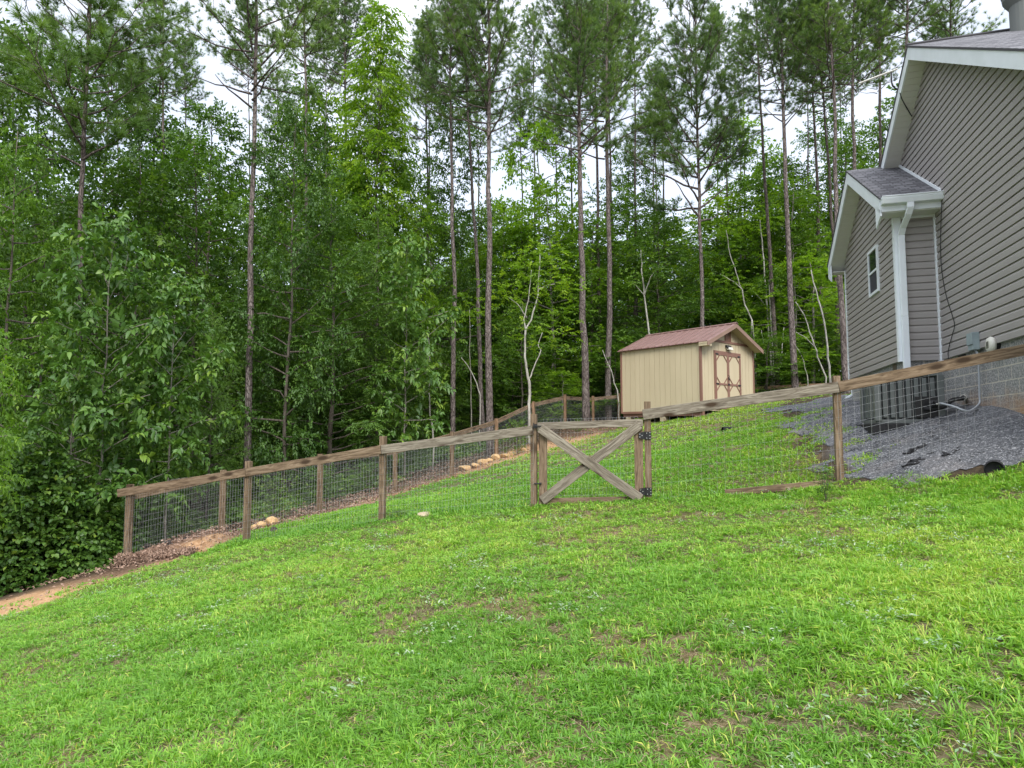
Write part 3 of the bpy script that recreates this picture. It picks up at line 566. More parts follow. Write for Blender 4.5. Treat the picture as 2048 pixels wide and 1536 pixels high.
# farther rows
zones=[(-400,250,'beyond the vine bank at the left edge'),(250,450,'behind the fence corner post'),(450,620,'behind the lone pine trunk'),(620,860,'above the middle of the left fence'),(860,1060,'among the slim pines left of the gate'),(1060,1240,'above the gate'),(1240,1410,'behind the shed roof'),(1410,1560,'behind the shed doors'),(1560,1700,'between the shed and the house'),(1700,3000,'above the house roof')]
ords=['leftmost','second from left','third from left','fourth from left','fifth from left','sixth from left','seventh from left','eighth from left','ninth from left','tenth from left']
def row(items,word,maker):
    items.sort(key=lambda t:t[0]); cnt={}
    for it in items:
        z=[k for a,b,k in zones if a<=it[0]<b][0]; c=cnt.get(z,0); cnt[z]=c+1
        maker(it,f'{word} {z}, {ords[c]}')
rr=random.Random(11)
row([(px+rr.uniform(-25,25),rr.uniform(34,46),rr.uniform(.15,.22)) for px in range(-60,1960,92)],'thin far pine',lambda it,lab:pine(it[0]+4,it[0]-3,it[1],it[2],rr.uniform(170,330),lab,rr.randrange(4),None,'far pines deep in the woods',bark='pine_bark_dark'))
row([(px+rr.uniform(-30,30),rr.uniform(25,31) if px<850 else rr.uniform(30,37),rr.uniform(380,520) if px>850 else rr.uniform(200,420)) for px in range(-150,1800,112)],'second-row leafy tree',lambda it,lab:broad(rr.choice(['mid','oak','mid','light','fine']),it[0],it[1],it[2],rr.uniform(120,170),lab,rr.randrange(3),'second row of leafy trees'))
row([(px+rr.uniform(-30,30),rr.uniform(40,52),rr.uniform(420,540) if px>850 else rr.uniform(320,480)) for px in range(-150,1900,90)],'far pale-green tree',lambda it,lab:broad(rr.choice(['mid','light','light','oak']),it[0],it[1],it[2],rr.uniform(110,160),lab,rr.randrange(3),'far row of leafy trees'))
row([(px+rr.uniform(-30,30),rr.uniform(22,27) if px<860 else rr.uniform(28,32),rr.uniform(640,740)) for px in range(480,1700,95)],'low shaded tree',lambda it,lab:broad(rr.choice(['mid','oak','fine']),it[0],it[1],it[2],rr.uniform(75,110),lab,rr.randrange(3),'low understory trees'))
# far wood as one mass
r=np.random.default_rng(77); n=26000; a=r.uniform(-.95,.75,n); Yf=r.uniform(55,75,n); xf=a*Yf; hf=r.uniform(0,1,n)**1.1*(10+5*vnoise(xf,Yf,9,3)); Pf=np.stack([xf,Yf,tz(xf,Yf)+hf],1)
VT=sprays(Pf,r.normal(0,1,(n,3))*np.array([1,1,.4]),r.uniform(.8,1.5,n),6,.42,.26,r,.2)
tag(link('distant_woods',leafmesh('distant_woods',VT,M['leaf_mid'])),'dense far-off woods seen between the trunks','woods',kind='stuff')
# crooked pale saplings and bare stems
def stem(label,Y,paths,group='pale bare-stemmed saplings',matk='pale_bark',leafk=None,name='sapling'):
    P0=W(*paths[0][0][:2],Y); bz=gz(P0.x,Y); root=empty(name,(P0.x,Y,bz),0,label,'sapling',group)
    for j,(pts) in enumerate(paths):
        w=[W(p[0],p[1],Y+(.0 if j==0 else (.15*k/len(pts)))) for k,p in enumerate(pts)]
        if j==0: w.insert(0,Vector((w[0].x,Y,bz-.1)))
        r0=pts[0][2]/F*Y/2*.85; r1=pts[-1][2]/F*Y/2*.6; k=len(w); w2=[]
        for i in range(k-1):
            for s_ in (0,.33,.66): w2.append(w[i].lerp(w[i+1],s_)+Vector((rnd.gauss(0,.012),rnd.gauss(0,.02),0)))
        w2.append(w[-1]); mb=MB(); mb.tube(w2,[r0+(r1-r0)*i/(len(w2)-1) for i in range(len(w2))],7); build('trunk' if j==0 else 'branch',mb,M[matk],root,smooth=True)
    if leafk:
        r=np.random.default_rng(int(P0.x*100)%9999+5); tips=[W(p[-1][0],p[-1][1],Y) for p in paths]; n=60*len(tips); c=np.array([tips[i%len(tips)] for i in range(n)])+r.normal(0,.42,(n,3))*np.array([1.3,1,.8])
        VT=sprays(c,r.normal(0,1,(n,3))*np.array([1,1,.3]),r.uniform(.3,.6,n),9,.1,.065,r,.15); me=leafmesh('crown',VT,M[leafk]); me.transform(root_inv(root)); o=link('crown',me,root)
    return root
stem('crooked pale forked sapling left of the thickest pine',22.6,[[(1058,830,8),(1059,770,7),(1055,745,7),(1050,715,6),(1051,660,6),(1063,640,5),(1075,590,4.5),(1080,500,3.5)],[(1052,662,4),(1048,640,3.5),(1056,600,3.2),(1063,540,2.5)],[(1059,760,3.5),(1068,735,3),(1082,700,2.5),(1075,690,2),(1085,665,2)],[(1075,580,3),(1092,571,2.5),(1110,568,2)],[(1053,635,2.5),(1035,608,2),(1015,594,2)]],leafk='leaf_light')
stem('pale forked sapling rising behind the left end of the shed roof',29,[[(1300,690,6.5),(1298,660,6),(1288,590,5),(1284,540,4),(1282,500,3)],[(1289,590,3),(1300,555,3),(1312,540,2)],[(1288,590,2.5),(1270,570,2),(1255,560,1.5)]],leafk='leaf_mid')
stem('pale birch stem arching behind the right roof edge of the shed',30,[[(1511,770,5),(1510,700,5),(1504,640,4.5),(1490,610,4),(1484,580,4),(1472,545,3.5),(1460,510,3),(1452,460,2)],[(1484,580,2.5),(1470,565,2),(1440,548,1.5)],[(1504,640,2.5),(1500,680,2)]],leafk='leaf_light')
stem('tall straight birch stem, left of the birch clump',31,[[(1545,770,6),(1540,700,5.5),(1533,600,5),(1529,540,4.5),(1524,480,4),(1520,440,3)],[(1530,610,2.5),(1515,590,2),(1500,577,1.5)]],leafk='leaf_light')
stem('slim birch stem in the clump right of the shed',30.5,[[(1549,770,5.5),(1545,700,5),(1541,620,4.5),(1538,560,4)],[(1541,600,2.5),(1550,585,2),(1557,568,1.5)]],leafk='leaf_mid')
stem('short birch stem leaning right beside the clump',30.2,[[(1555,770,4),(1558,730,3.5),(1565,690,3),(1568,655,2.5)],[(1558,735,2.5),(1566,716,2),(1572,706,1.5)]])
stem('birch stem leaning left beside the clump',30.8,[[(1541,770,4),(1534,730,3.5),(1527,690,3),(1523,660,2.5)]])
stem('bare leaning stem right of the scaly pine',27,[[(1652,755,4.5),(1640,725,4.5),(1628,690,4),(1615,650,3.5),(1602,620,3),(1591,604,2.5)],[(1628,693,2.5),(1612,676,2),(1592,664,1.5)]])
stem('pale bent trunk leaning against the far pines near the house',26,[[(1661,765,6),(1657,715,5.5),(1652,660,5),(1640,610,4.5),(1630,575,4),(1622,540,3)]])
stem('small bent stem low between the scaly pine and the fence post',27.3,[[(1616,770,3.5),(1613,745,3.5),(1605,715,3),(1592,692,2)]])
stem('pale stem behind the hickory sapling above the left fence',20.5,[[(866,870,4.5),(860,830,4),(858,780,4),(859,700,3.5),(855,650,3)]],leafk='leaf_mid')
stem('fallen pale branch leaning among the slim pines',24,[[(960,790,3.5),(948,755,3),(935,730,2.5),(922,715,2)]],name='branch')
stem('fallen pale branch leaning just left of the shed',27,[[(1237,790,3.5),(1229,765,3),(1222,740,2.5),(1205,700,2)]],name='branch')
stem('thin bare stem standing in the vine bank at the left',12.4,[[(92,1015,4),(98,985,3.5),(97,950,3),(93,920,2.5)]])
stem('thin bare sapling right of the slim leaning pine',25,[[(943,870,3.5),(942,800,3),(940,700,2.5),(939,620,2)]],matk='grey_bark',leafk='leaf_light')
# shrubs near the fence
def shrub(px,py,Y,hp,rp,label,var=0,group='low shrubs along the back fence'):
    P=W(px,py,Y); z=gz(P.x,Y); v=BR['shrub'][var%2]; root=empty('shrub',(P.x,Y,z),rnd.uniform(0,6),label,'shrub',group); sz=hp/F*Y/1.2; sx=rp/F*Y/.85; root.scale=(sx,sx,sz)
    for nm,m_ in (('stem',v[2]),('limbs',v[1]),('crown',v[0])): link(nm,m_,root)
shrub(545,1000,14.0,75,55,'rounded green shrub behind the second fence panel',0)
shrub(1035,900,20.6,60,34,'small dark shrub beside the rocks left of the gate',1)
shrub(330,1080,14.5,110,60,'bush behind the wire of the first fence panel',1)
shrub(640,960,16.5,60,50,'low shrub behind the third fence panel',0)
shrub(795,1037,10.35,15,30,'dark scruffy weed clump at the foot of the fence left of the stone',0,None)
shrub(1155,855,23.2,22,14,'tiny shrub at the foot of the thickest pine',0)
shrub(735,960,17.5,50,50,'low shrub behind the fence post right of the fine-leaved oak',1)
# weed seedling by the rightmost fence post
P=W(1652,1000,7.9); z=gz(P.x,P.y); root=empty('weed_plant',(P.x,P.y,z),0,'spindly dark weed growing beside the right fence post','weed'); mb=MB(); 
for a in range(5): mb.tube([(0,0,-.02),(.02*math.cos(a*1.3),.02*math.sin(a*1.3),.14),(.045*math.cos(a*1.3),.045*math.sin(a*1.3),.27+.03*a)],[.004,.003,.0015],4)
build('stem',mb,M['dark_bark'],root,world=False)
r=np.random.default_rng(5); n=46; c=np.stack([r.normal(0,.035,n),r.normal(0,.035,n),r.uniform(.05,.4,n)],1); VT=sprays(c,r.normal(0,1,(n,3)),r.uniform(.03,.08,n),6,.035,.012,r,.1); link('foliage',leafmesh('foliage',VT,M['leaf_dark']),root)
# ground cover, vines, litter, weeds
def cover(name,fn,xr,yr,n,hfn,ll,lw,m,label,cat,seed,nl=7,spl=(.12,.28),keep=None):
    r=np.random.default_rng(seed); x=r.uniform(*xr,n); y=r.uniform(*yr,n); hh=hfn(x,y); k=hh>.02; x,y,hh=x[k],y[k],hh[k]; t=r.uniform(.25,1,len(x))**.6
    P=np.stack([x,y,tz(x,y)+hh*t],1); D=r.normal(0,1,(len(x),3))*np.array([1,1,.35]); D[:,1]-=.3
    VT=sprays(P,D,r.uniform(*spl,len(x)),nl,ll,lw,r,.3,55,True); return tag(link(name,leafmesh(name,VT,m)),label,cat,kind='stuff')
VB=[(-16,9.5),(-10.2,9.6),(-8.0,10.5),(-7.1,11.5),(-7.0,12.6),(-7.6,14.2),(-11,15),(-16,15)]
cover('vine_thicket',None,(-15,-6.6),(9,15),40000,lambda x,y:np.clip(sdist(x,y,VB)*1.6,0,1)*(.8+1.9*vnoise(x,y,1.1,51))*np.clip((-6.4-x)/1.6,.35,1.1),.08,.062,M['vine'],'tangled bank of leafy vines left of the fence corner','vines',61,6)
def hb(x,y):
    ln=sdist(x,y,[(-6.9,11.7)]+BACK[1:]+[(4,33),(-14,33),(-16,16),(-9,12.5)]); return np.clip((ln-1.7)/.8,0,1)*(.12+.45*vnoise(x,y,1.3,52)**1.5)*(vnoise(x,y,.8,53)>.28)
cover('ground_cover',None,(-14,5),(12,30),42000,hb,.075,.055,M['vine'],'low leafy ground cover under the trees behind the fence','ground cover',62,6)
cover('ground_cover',None,(7,22),(26,40),16000,lambda x,y:(y>28.6)*(.15+.5*vnoise(x,y,1.3,54)),.11,.08,M['vine'],'leafy undergrowth beyond the fence right of the shed','ground cover',63,6)
def lit(x,y,r):
    l,_=masks(x,y); return (l<r.uniform(-.05,.15,len(x)))&(l>-3.2)&(r.uniform(0,1,len(x))<np.where(y<10.6,.12,np.where(x>-1.2,.3,.9)))
x,y,r=scatter(42000,lit,(-9,4.5),(8.5,27),71); n=len(x)
on=sdist(x,y,MOUND); zz=tz(x,y)+.02+np.clip(on/.25,0,1)*.19
P=np.stack([x,y,zz+r.uniform(0,.035,n)],1); V,t=leaves(P,r.normal(0,1,(n,3))*np.array([1,1,.25]),np.tile([0,0,1.],(n,1))+r.normal(0,.5,(n,3)),r.uniform(.04,.09,n),r.uniform(.02,.045,n),.3)
tag(link('leaf_litter',mesh_np('leaf_litter',V,tris=t,mats=[M['dry']])),'brown fallen leaves along the foot of the back fence','leaf litter',kind='stuff')
# mulch mound face
r=np.random.default_rng(72); n=5200; e=r.uniform(0,1,n); x=-6.7+e*1.6; y=11.22-e*.66+r.normal(0,.07,n); P=np.stack([x,y,tz(x,y)+r.uniform(0,.20,n)*(1-.5*e)],1)
V,t=leaves(P,r.normal(0,1,(n,3)),r.normal(0,1,(n,3)),r.uniform(.03,.08,n),r.uniform(.012,.03,n),.3)
tag(link('mulch_pile',mesh_np('mulch_pile',V,tris=t,mats=[M['dry']])),'low heap of dark shredded mulch at the fence corner post','mulch',kind='stuff')
# pale weeds in the lawn
r=np.random.default_rng(73); n=900; y=np.sqrt(r.uniform(2.2**2,9.5**2,n)); x=y*r.uniform(-.85,.9,n); k=(vnoise(x,y,.9,28)>.55)&(masks(x,y)[0]>.4); x,y=x[k],y[k]; n=len(x)
P=np.repeat(np.stack([x,y,tz(x,y)+.01],1),16,0)+r.normal(0,1,(n*16,3))*np.array([.045,.045,.0]); P[:,2]+=r.uniform(.01,.05,n*16)
V,t=leaves(P,r.normal(0,1,(n*16,3))*np.array([1,1,.2])+np.array([0,0,.25]),np.tile([0,0,1.],(n*16,1))+r.normal(0,.3,(n*16,3)),r.uniform(.018,.042,n*16),r.uniform(.009,.016,n*16),.2)
tag(link('lawn_weeds',mesh_np('lawn_weeds',V,tris=t,tint=np.repeat(r.uniform(0,1,n*16),2),mats=[M['weed']])),'small pale silvery weeds scattered through the lawn','weeds',kind='stuff')
r=np.random.default_rng(74); n=230000; y=np.sqrt(r.uniform(1.8**2,10**2,n)); x=y*r.uniform(-.9,.92,n); k=(masks(x,y)[0]>.1)&(masks(x,y)[1]<0)&(r.uniform(0,1,n)<.25+.75*vnoise(x,y,.3,22)); x,y=x[k],y[k]; n=len(x)
P=np.stack([x,y,tz(x,y)+(vnoise(x,y,.5,5)-.5)*.05+r.uniform(.006,.034,n)],1); V,t=leaves(P,r.normal(0,1,(n,3))*np.array([1,1,.25]),np.tile([0,0,1.],(n,1)),r.uniform(.025,.07,n),r.uniform(.0018,.004,n),.1)
tag(link('lawn_thatch',mesh_np('lawn_thatch',V,tris=t,mats=[M['straw']])),'dry straw-coloured thatch between the grass blades','thatch',kind='stuff')
# ---------------------------------------------------------------- rocks
def rock_mesh(seed,m,sub=3):
    r=np.random.default_rng(seed); import bmesh
    bm=bmesh.new(); bmesh.ops.create_icosphere(bm,subdivisions=sub,radius=1)
    dirs=unit(r.normal(0,1,(9,3))); ds=r.uniform(.55,.95,9)
    for v in bm.verts:
        p=np.array(v.co); 
        for d,k in zip(dirs,ds):
            s=p@d
            if s>k: p=p-d*(s-k)
        v.co=p*(1+.03*math.sin(p[0]*9+seed)+.03*math.sin(p[1]*11))
    me=bpy.data.meshes.new('rock'); bm.to_mesh(me); bm.free(); me.materials.append(m); return me
RM=[rock_mesh(i,M['block_core']) for i in range(5)]+[rock_mesh(9,M['stone_pale']),rock_mesh(10,M['moss_stone']),rock_mesh(11,M['moss_stone']),rock_mesh(12,M['block_core'])]
def rock(px,py,wpx,hpx,label,mi,group='tan edging rocks along the back fence',Y=None,name='rock'):
    for k in range(4000):
        Yk=2+k*.01; P=W(px,py,Yk)
        if P.z<gz(P.x,Yk)+.03: break
    if Y: Yk=Y; P=W(px,py,Y)
    o=link(name,RM[mi],None,(P.x,Yk,gz(P.x,Yk)+.35*hpx/F*Yk)); o.scale=(wpx/F*Yk*.66,wpx/F*Yk*.5,hpx/F*Yk*.68); o.rotation_euler=(rnd.uniform(-.2,.2),0,rnd.uniform(0,3)*.3); return tag(o,label,'rock',group)
rock(543,1052,20,17,'rounded orange-tan rock, largest just right of the second post',0,Y=12.9)
rock(524,1056,19,11,'flat tan rock leaning on the largest rock by the second post',1,Y=12.95)
rock(508,1062,13,8,'small orange rock touching the second fence post',2,Y=12.9)
rock(930,943,22,10,'leftmost flat tan rock of the row left of the gate',3,Y=19.3)
rock(949,938,16,9,'second flat tan rock from the left in the rock row',1,Y=19.6)
rock(965,930,18,11,'angular tan rock in the middle of the rock row',4,Y=20.0)
rock(978,923,14,8,'small tan rock right of the middle of the rock row',2,Y=20.2)
rock(992,916,18,12,'upright pointed tan rock by the back fence post',0,Y=20.45)
rock(1011,913,18,8,'low tan rock just right of the back fence post',3,Y=20.6)
rock(1024,907,14,9,'pale tan rock left of the small dark shrub',8,Y=20.7)
rock(1046,894,13,9,'pale rock right of the small dark shrub',8,Y=20.9)
rock(849,1030,22,11,'pale yellowish stone in the grass left of the gate','x' and 5,group=None)
rock(399,1095,11,10,'ochre stone on top of the small pile beside the mulch',6,'ochre stones beside the mulch',Y=11.2)
rock(391,1102,12,9,'mossy ochre stone, left in the small pile beside the mulch',7,'ochre stones beside the mulch',Y=11.15)
rock(408,1102,11,8,'orange-tan stone, right in the small pile beside the mulch',8,'ochre stones beside the mulch',Y=11.15)
# pine cones
def cone_mesh():
    r=np.random.default_rng(1); n=70; k=np.arange(n); t=k/n; th=k*2.4; rad=.035*np.sin(PI*(.15+.8*t)); P=np.stack([rad*.6*np.cos(th),rad*.6*np.sin(th),.07*t],1)
    V,tr=leaves(P,np.stack([np.cos(th),np.sin(th),.35+0*t],1),np.tile([0,0,1.],(n,1)),.024,.022,.1); return mesh_np('pine_cone',V,tris=tr,mats=[M['pinecone']])
CM=cone_mesh()
for px,py,Y,lab in ((300,1089,11.5,'pine cone on the mulch nearest the corner post'),(334,1093,11.4,'brown pine cone in the middle of the mulch mound'),(366,1088,11.4,'pine cone at the right of the mulch mound'),(382,1078,11.7,'pine cone at the back of the mulch mound'),(440,1080,11.5,'pine cone in the grass between the first two posts'),(547,1066,11.4,'dark pine cone lying on the lawn right of the second post')):
    P=W(px,py,Y); o=link('pine_cone',CM,None,(P.x,P.y,gz(P.x,P.y)+(.20 if px<400 else .05))); o.rotation_euler=(1.4,0,px); o.scale=(1.4,)*3; tag(o,lab,'pine cone','fallen pine cones')
# ---------------------------------------------------------------- fences
def board(name,p0,p1,w,t,m,parent,up=Vector((0,0,1)),bev=.004,wob=0):
    """board from p0 to p1; w = height across 'up', t = thickness; centre line given; its own axes follow the grain"""
    p0,p1=Vector(p0),Vector(p1); d=(p1-p0); Lh=d.length; X=d.normalized(); Yv=up.cross(X).normalized(); Z=X.cross(Yv)
    mb=MB(); k=6; 
    for i in range(k+1): pass
    mb.box((-Lh/2,-t/2,-w/2),(Lh/2,t/2,w/2)); me=mb.mesh(name,m)
    Mw=Matrix((X,Yv,Z)).transposed().to_4x4(); Mw.translation=(p0+p1)/2
    o=bpy.data.objects.new(name,me); COL.objects.link(o)
    if parent: o.parent=parent; o.matrix_local=root_inv(parent)@Mw
    else: o.matrix_world=Mw
    b=o.modifiers.new('bevel','BEVEL'); b.width=bev; b.segments=2
    return o
FP=Vector((-6.757,11.542,0)); FD=Vector((2.361,-.616,0)); FU=FD.normalized(); FN=Vector((FU.y,-FU.x,0))   # FN points to the camera
if FN.y>0: FN=-FN
def fpos(t,z=0): p=FP+FD*t; p.z=z; return p
def wire_panel(mb,a0,a1,b0,b1,dx=.051,dz=.1,th=.0024):
    """a0,a1 bottom and top at one end; b0,b1 at the other"""
    a0,a1,b0,b1=map(Vector,(a0,a1,b0,b1)); Lh=(b0-a0).length; n=max(2,int(Lh/dx)); h=th/2
    for i in range(n+1):
        p=a0.lerp(b0,i/n); q_=a1.lerp(b1,i/n); mb.tube([p,q_],[h,h],3,False)
    m=max(2,int((a1-a0).length/dz))
    for j in range(m+1):
        zz=j/m; pts=[a0.lerp(a1,zz).lerp(b0.lerp(b1,zz),k/4)+Vector((0,0,-.006*math.sin(PI*k/4))) for k in range(5)]; mb.tube(pts,[h]*5,3,False)
def knot_nails(mb,c,n_):
    pass
# left run
tops={0:.70,1:1.13,2:1.55,3:1.88}; bases={0:-.67,1:-.19,2:.22,3:.52,4:.66,5:.95}; rail={0:.617,1:1.017,2:1.411,3:1.711}
root=empty('wooden_fence',fpos(0,-.67),0,'weathered post and rail fence with wire mesh left of the gate','fence',)
for k in range(4):
    b=fpos(k if k else .02,bases[k]-.4); tp=fpos(k if k else .02,tops[k]); o=board('post',b,tp,.089,.089,M['wood'],root,up=FN)
ro=FN*.066
for k in range(3):
    a=fpos(k-(.06 if k==0 else 0)+.002,rail[k]-.07)+ro; b_=fpos(k+1-.002,rail[k+1]-.07)+ro; board('rail',a,b_,.135,.038,M['wood_grey' if k==2 else 'wood'],root)
mb=MB(); wo_=FN*.047
for k in range(3): wire_panel(mb,fpos(k,bases[k]+.03)+wo_,fpos(k,rail[k]-.06)+wo_,fpos(k+1,bases[k+1]+.03)+wo_,fpos(k+1,rail[k+1]-.06)+wo_)
build('wire_mesh',mb,M['wire'],root)
# right run
r4=(3.68,.66,2.048); r5=(4.695,.95,2.359); E_=(5.72,1.75,2.84)
root=empty('wooden_fence',fpos(3.68,.66),0,'weathered fence with one long rising rail, from gate to house wall','fence')
for t_,b_,tp in (r4,r5): board('post',fpos(t_,b_-.4),fpos(t_,tp),.089,.089,M['wood'],root,up=FN)
a=fpos(3.655,1.935-.075)+ro; m_=fpos(4.70,2.278-.07)+ro; e=fpos(5.72,2.775-.07)+ro
board('rail',a,m_-FU*.002,.145,.038,M['wood_grey'],root); board('rail',m_+FU*.002,e,.14,.038,M['wood'],root)
mb=MB(); wire_panel(mb,fpos(3.68,.68)+wo_,fpos(3.68,1.88)+wo_,fpos(4.695,.97)+wo_,fpos(4.695,2.22)+wo_,.102,.2,.0018); wire_panel(mb,fpos(4.695,.97)+wo_,fpos(4.695,2.22)+wo_,fpos(5.7,1.72)+wo_,fpos(5.7,2.7)+wo_,.102,.1,.0028); build('wire_mesh',mb,M['wire'],root)
board('kick_board',fpos(4.10,.785)+ro,fpos(4.62,.935)+ro,.09,.035,M['wood'],root)
# gate
g0,g1=3.028,3.655; root=empty('fence_gate',fpos(g1,.6),0,'wooden garden gate with crossed braces and wire mesh','gate')
zl,zr=(.55,1.755),(.62,1.80); go=FN*.012; gf=FN*.05
def gp(u,v,off): # u 0..1 across, v 0..1 up
    t_=g0+(g1-g0)*u; zb=zl[0]+(zr[0]-zl[0])*u; zt=zl[1]+(zr[1]-zl[1])*u; return fpos(t_,zb+(zt-zb)*v)+off
Wd=(g1-g0)*2.44
board('stile',gp(.045,0.0,go),gp(.045,.995,go),.12,.038,M['wood'],root,up=FN.cross(Vector((0,0,1))))
board('stile',gp(.955,0.0,go),gp(.955,.995,go),.12,.038,M['wood'],root,up=FN.cross(Vector((0,0,1))))
board('top_rail',gp(.0,.955,gf*.99),gp(1,.955,gf*.99),.105,.036,M['wood_grey'],root)
board('bottom_rail',gp(.085,.03,go),gp(.915,.03,go),.11,.036,M['wood'],root)
board('brace',gp(.04,.05,gf+FN*.004),gp(.97,.93,gf+FN*.004),.135,.036,M['wood_grey'],root)
board('brace',gp(.03,.93,gf+FN*.04),gp(.97,.05,gf+FN*.04),.135,.036,M['wood_grey'],root)
mb=MB(); wire_panel(mb,gp(.05,.02,-FN*.012),gp(.05,1.04,-FN*.012),gp(.95,.02,-FN*.012),gp(.95,1.03,-FN*.012),.051,.1,.0022); build('wire_mesh',mb,M['wire'],root)
for v in (.80,.135):
    c=gp(1.0,v,FN*.058); c=fpos(3.665,c.z)+FN*.058
    mb=MB(); U=FU; Zv=Vector((0,0,1))
    def hp(u,w,o): return c+U*u+Zv*w+FN*o
    for s_,wd_ in ((-1,(.055,.035)),(1,(.055,.055))):
        P=[hp(0,-.028,0),hp(s_*.012,-.055,0),hp(s_*.085,-.038 if s_<0 else -.055,0),hp(s_*.085,.038 if s_<0 else .055,0),hp(s_*.012,.055,0),hp(0,.028,0)]; Q=[p+FN*.004 for p in P]
        if s_<0: pass
        mb.poly(Q if s_>0 else Q[::-1]); mb.poly(P[::-1] if s_>0 else P)
        for i in range(6): mb.poly([P[i],P[(i+1)%6],Q[(i+1)%6],Q[i]])
    mb.tube([hp(0,-.058,.005),hp(0,.058,.005)],.007,8); h_=build('hinge',mb,M['black_metal'],root)
    mb=MB()
    for u,w in ((-.07,.02),(-.07,-.02),(-.04,.0),(.025,.035),(.025,-.035),(.07,.04),(.07,-.04),(.07,0)): mb.tube([hp(u,w,.003),hp(u,w,.008)],.006,8)
    s_=bpy.data.objects.new('screws',mb.mesh('screws',M['screw'])); s_.data.transform(root_inv(root)); COL.objects.link(s_); s_.parent=h_
mb=MB(); c=fpos(3.015,1.70)+FN*.09; mb.tube([c-FU*.03,c+FU*.10],.009,8); mb.tube([c-FU*.02+Vector((0,0,.05)),c-FU*.01,c-FU*.01-Vector((0,0,.03))],.008,8); mb.box((-.03,-.006,-.03),(.03,.006,.03),Matrix.Translation(c-FN*.01)@Matrix.Rotation(math.atan2(FU.y,FU.x),4,'Z')); build('latch',mb,M['black_metal'],root)
mb=MB(); c=fpos(3.02,.86)+FN*.06; mb.tube([c-FU*.03,c+FU*.05],.01,8); mb.tube([c+FU*.05,c+FU*.075],.017,10); build('latch',mb,M['black_metal'],root)
# back fence
bp=[(-6.66,11.6,None)]+[]
bpx=[(447,940,12.87),(641,908,14.13),(791,893,16.1),(904,863,18.25),(993,837,20.6),(1067,803,22.8),(1130,789,24.6),(1186,792,26),(1237,787,27.2)]
root=empty('wooden_fence',(-6.66,11.62,-.6),0,'long wire mesh fence climbing along the woods behind the lawn','fence')
pts=[Vector((-6.66,11.62,.62))]+[W(*p) for p in bpx]
for i,p in enumerate(pts):
    if i: board('post',(p.x,p.y,gz(p.x,p.y)-.4),p,.089,.089,M['wood_red' if i>4 else 'wood'],root,up=Vector((-.42,-.9,0)))
mb=MB()
for i in range(len(pts)-1):
    a,b_=pts[i],pts[i+1]; d=(b_-a); d.z=0; nrm=Vector((-d.y,d.x,0)).normalized(); 
    board('rail',a+nrm*.066-Vector((0,0,.13)),b_+nrm*.066-Vector((0,0,.13)),.135,.038,M['wood'],root)
    wire_panel(mb,Vector((a.x,a.y,gz(a.x,a.y)+.04))+nrm*.047,a+nrm*.047-Vector((0,0,.12)),Vector((b_.x,b_.y,gz(b_.x,b_.y)+.04))+nrm*.047,b_+nrm*.047-Vector((0,0,.12)),.07 if i>3 else .051,.1,.0026)
build('wire_mesh',mb,M['wire'],root)
pts=[W(1492,770,28.2),W(1599,764,28.6),W(1700,760,29)]
root=empty('wooden_fence',(pts[0].x,pts[0].y,gz(pts[0].x,pts[0].y)),0,'short stretch of back fence between the shed and the house','fence')
for p in pts: board('post',(p.x,p.y,gz(p.x,p.y)-.4),p,.089,.089,M['wood'],root,up=Vector((0,1,0)))
mb=MB()
for a,b_ in zip(pts,pts[1:]):
    board('rail',a+Vector((0,-.066,-.17)),b_+Vector((0,-.066,-.17)),.14,.038,M['wood_red'],root)
    wire_panel(mb,(a.x,a.y-.047,gz(a.x,a.y)+.04),(a.x,a.y-.047,a.z-.15),(b_.x,b_.y-.047,gz(b_.x,b_.y)+.04),(b_.x,b_.y-.047,b_.z-.15),.1,.1,.004)
build('wire_mesh',mb,M['wire'],root)
# ---------------------------------------------------------------- shed  (local: x along front to the right, y = depth backwards)
sa=math.atan2(.653,.757); SZ=2.30; root=empty('garden_shed',(5.84,20.0,SZ),sa,'tan panelled garden shed with brown metal roof and double doors','shed')
SW,SDp,SH,RI=3.17,3.17,2.1,.68
def sb(name,mb,m,par=root,bev=0,smooth=False): return build(name,mb,m,par,world=False,smooth=smooth,bevel=bev)
mb=MB(); pan=.0
def grooved(mb,L0,L1,z0,topf,org,ax,nrm,step=.203):
    """vertical grooved panels along ax"""
    x=L0
    while x<L1-1e-6:
        x2=min(x+step,L1); g=.006
        a,b_=x+g,x2-g
        def P(u,z,o=0): return org+ax*u+nrm*o+Vector((0,0,z))
        mb.poly([P(a,z0),P(b_,z0),P(b_,topf(b_)),P(a,topf(a))]); mb.poly([P(b_,z0),P(b_,z0,-.012),P(b_,topf(b_),-.012),P(b_,topf(b_))]); mb.poly([P(a,z0,-.012),P(a,z0),P(a,topf(a)),P(a,topf(a),-.012)])
        mb.poly([P(b_,z0,-.012),P(min(x2+g,L1),z0,-.012),P(min(x2+g,L1),topf(min(x2+g,L1)),-.012),P(b_,topf(b_),-.012)])
        mb.poly([P(x,z0,-.012),P(a,z0,-.012),P(a,topf(a),-.012),P(x,topf(x),-.012)]) if x==L0 else None
        x=x2
X_,Y_,Z_=Vector((1,0,0)),Vector((0,1,0)),Vector((0,0,1))
gab=lambda u:SH+RI*(1-abs(u-SW/2)/(SW/2))
grooved(mb,0,SW,0,gab,Vector((0,0,0)),X_,-Y_); grooved(mb,0,SDp,0,lambda u:SH,Vector((0,SDp,0)),-Y_,-X_)
mb2=MB(); grooved(mb2,0,SW,0,gab,Vector((SW,SDp,0)),-X_,Y_); grooved(mb2,0,SDp,0,lambda u:SH,Vector((SW,0,0)),Y_,X_)
mb.v+=[]; i0=len(mb.v); mb.v+=mb2.v; mb.f+=[[k+i0 for k in f] for f in mb2.f]; mb.uv+=mb2.uv
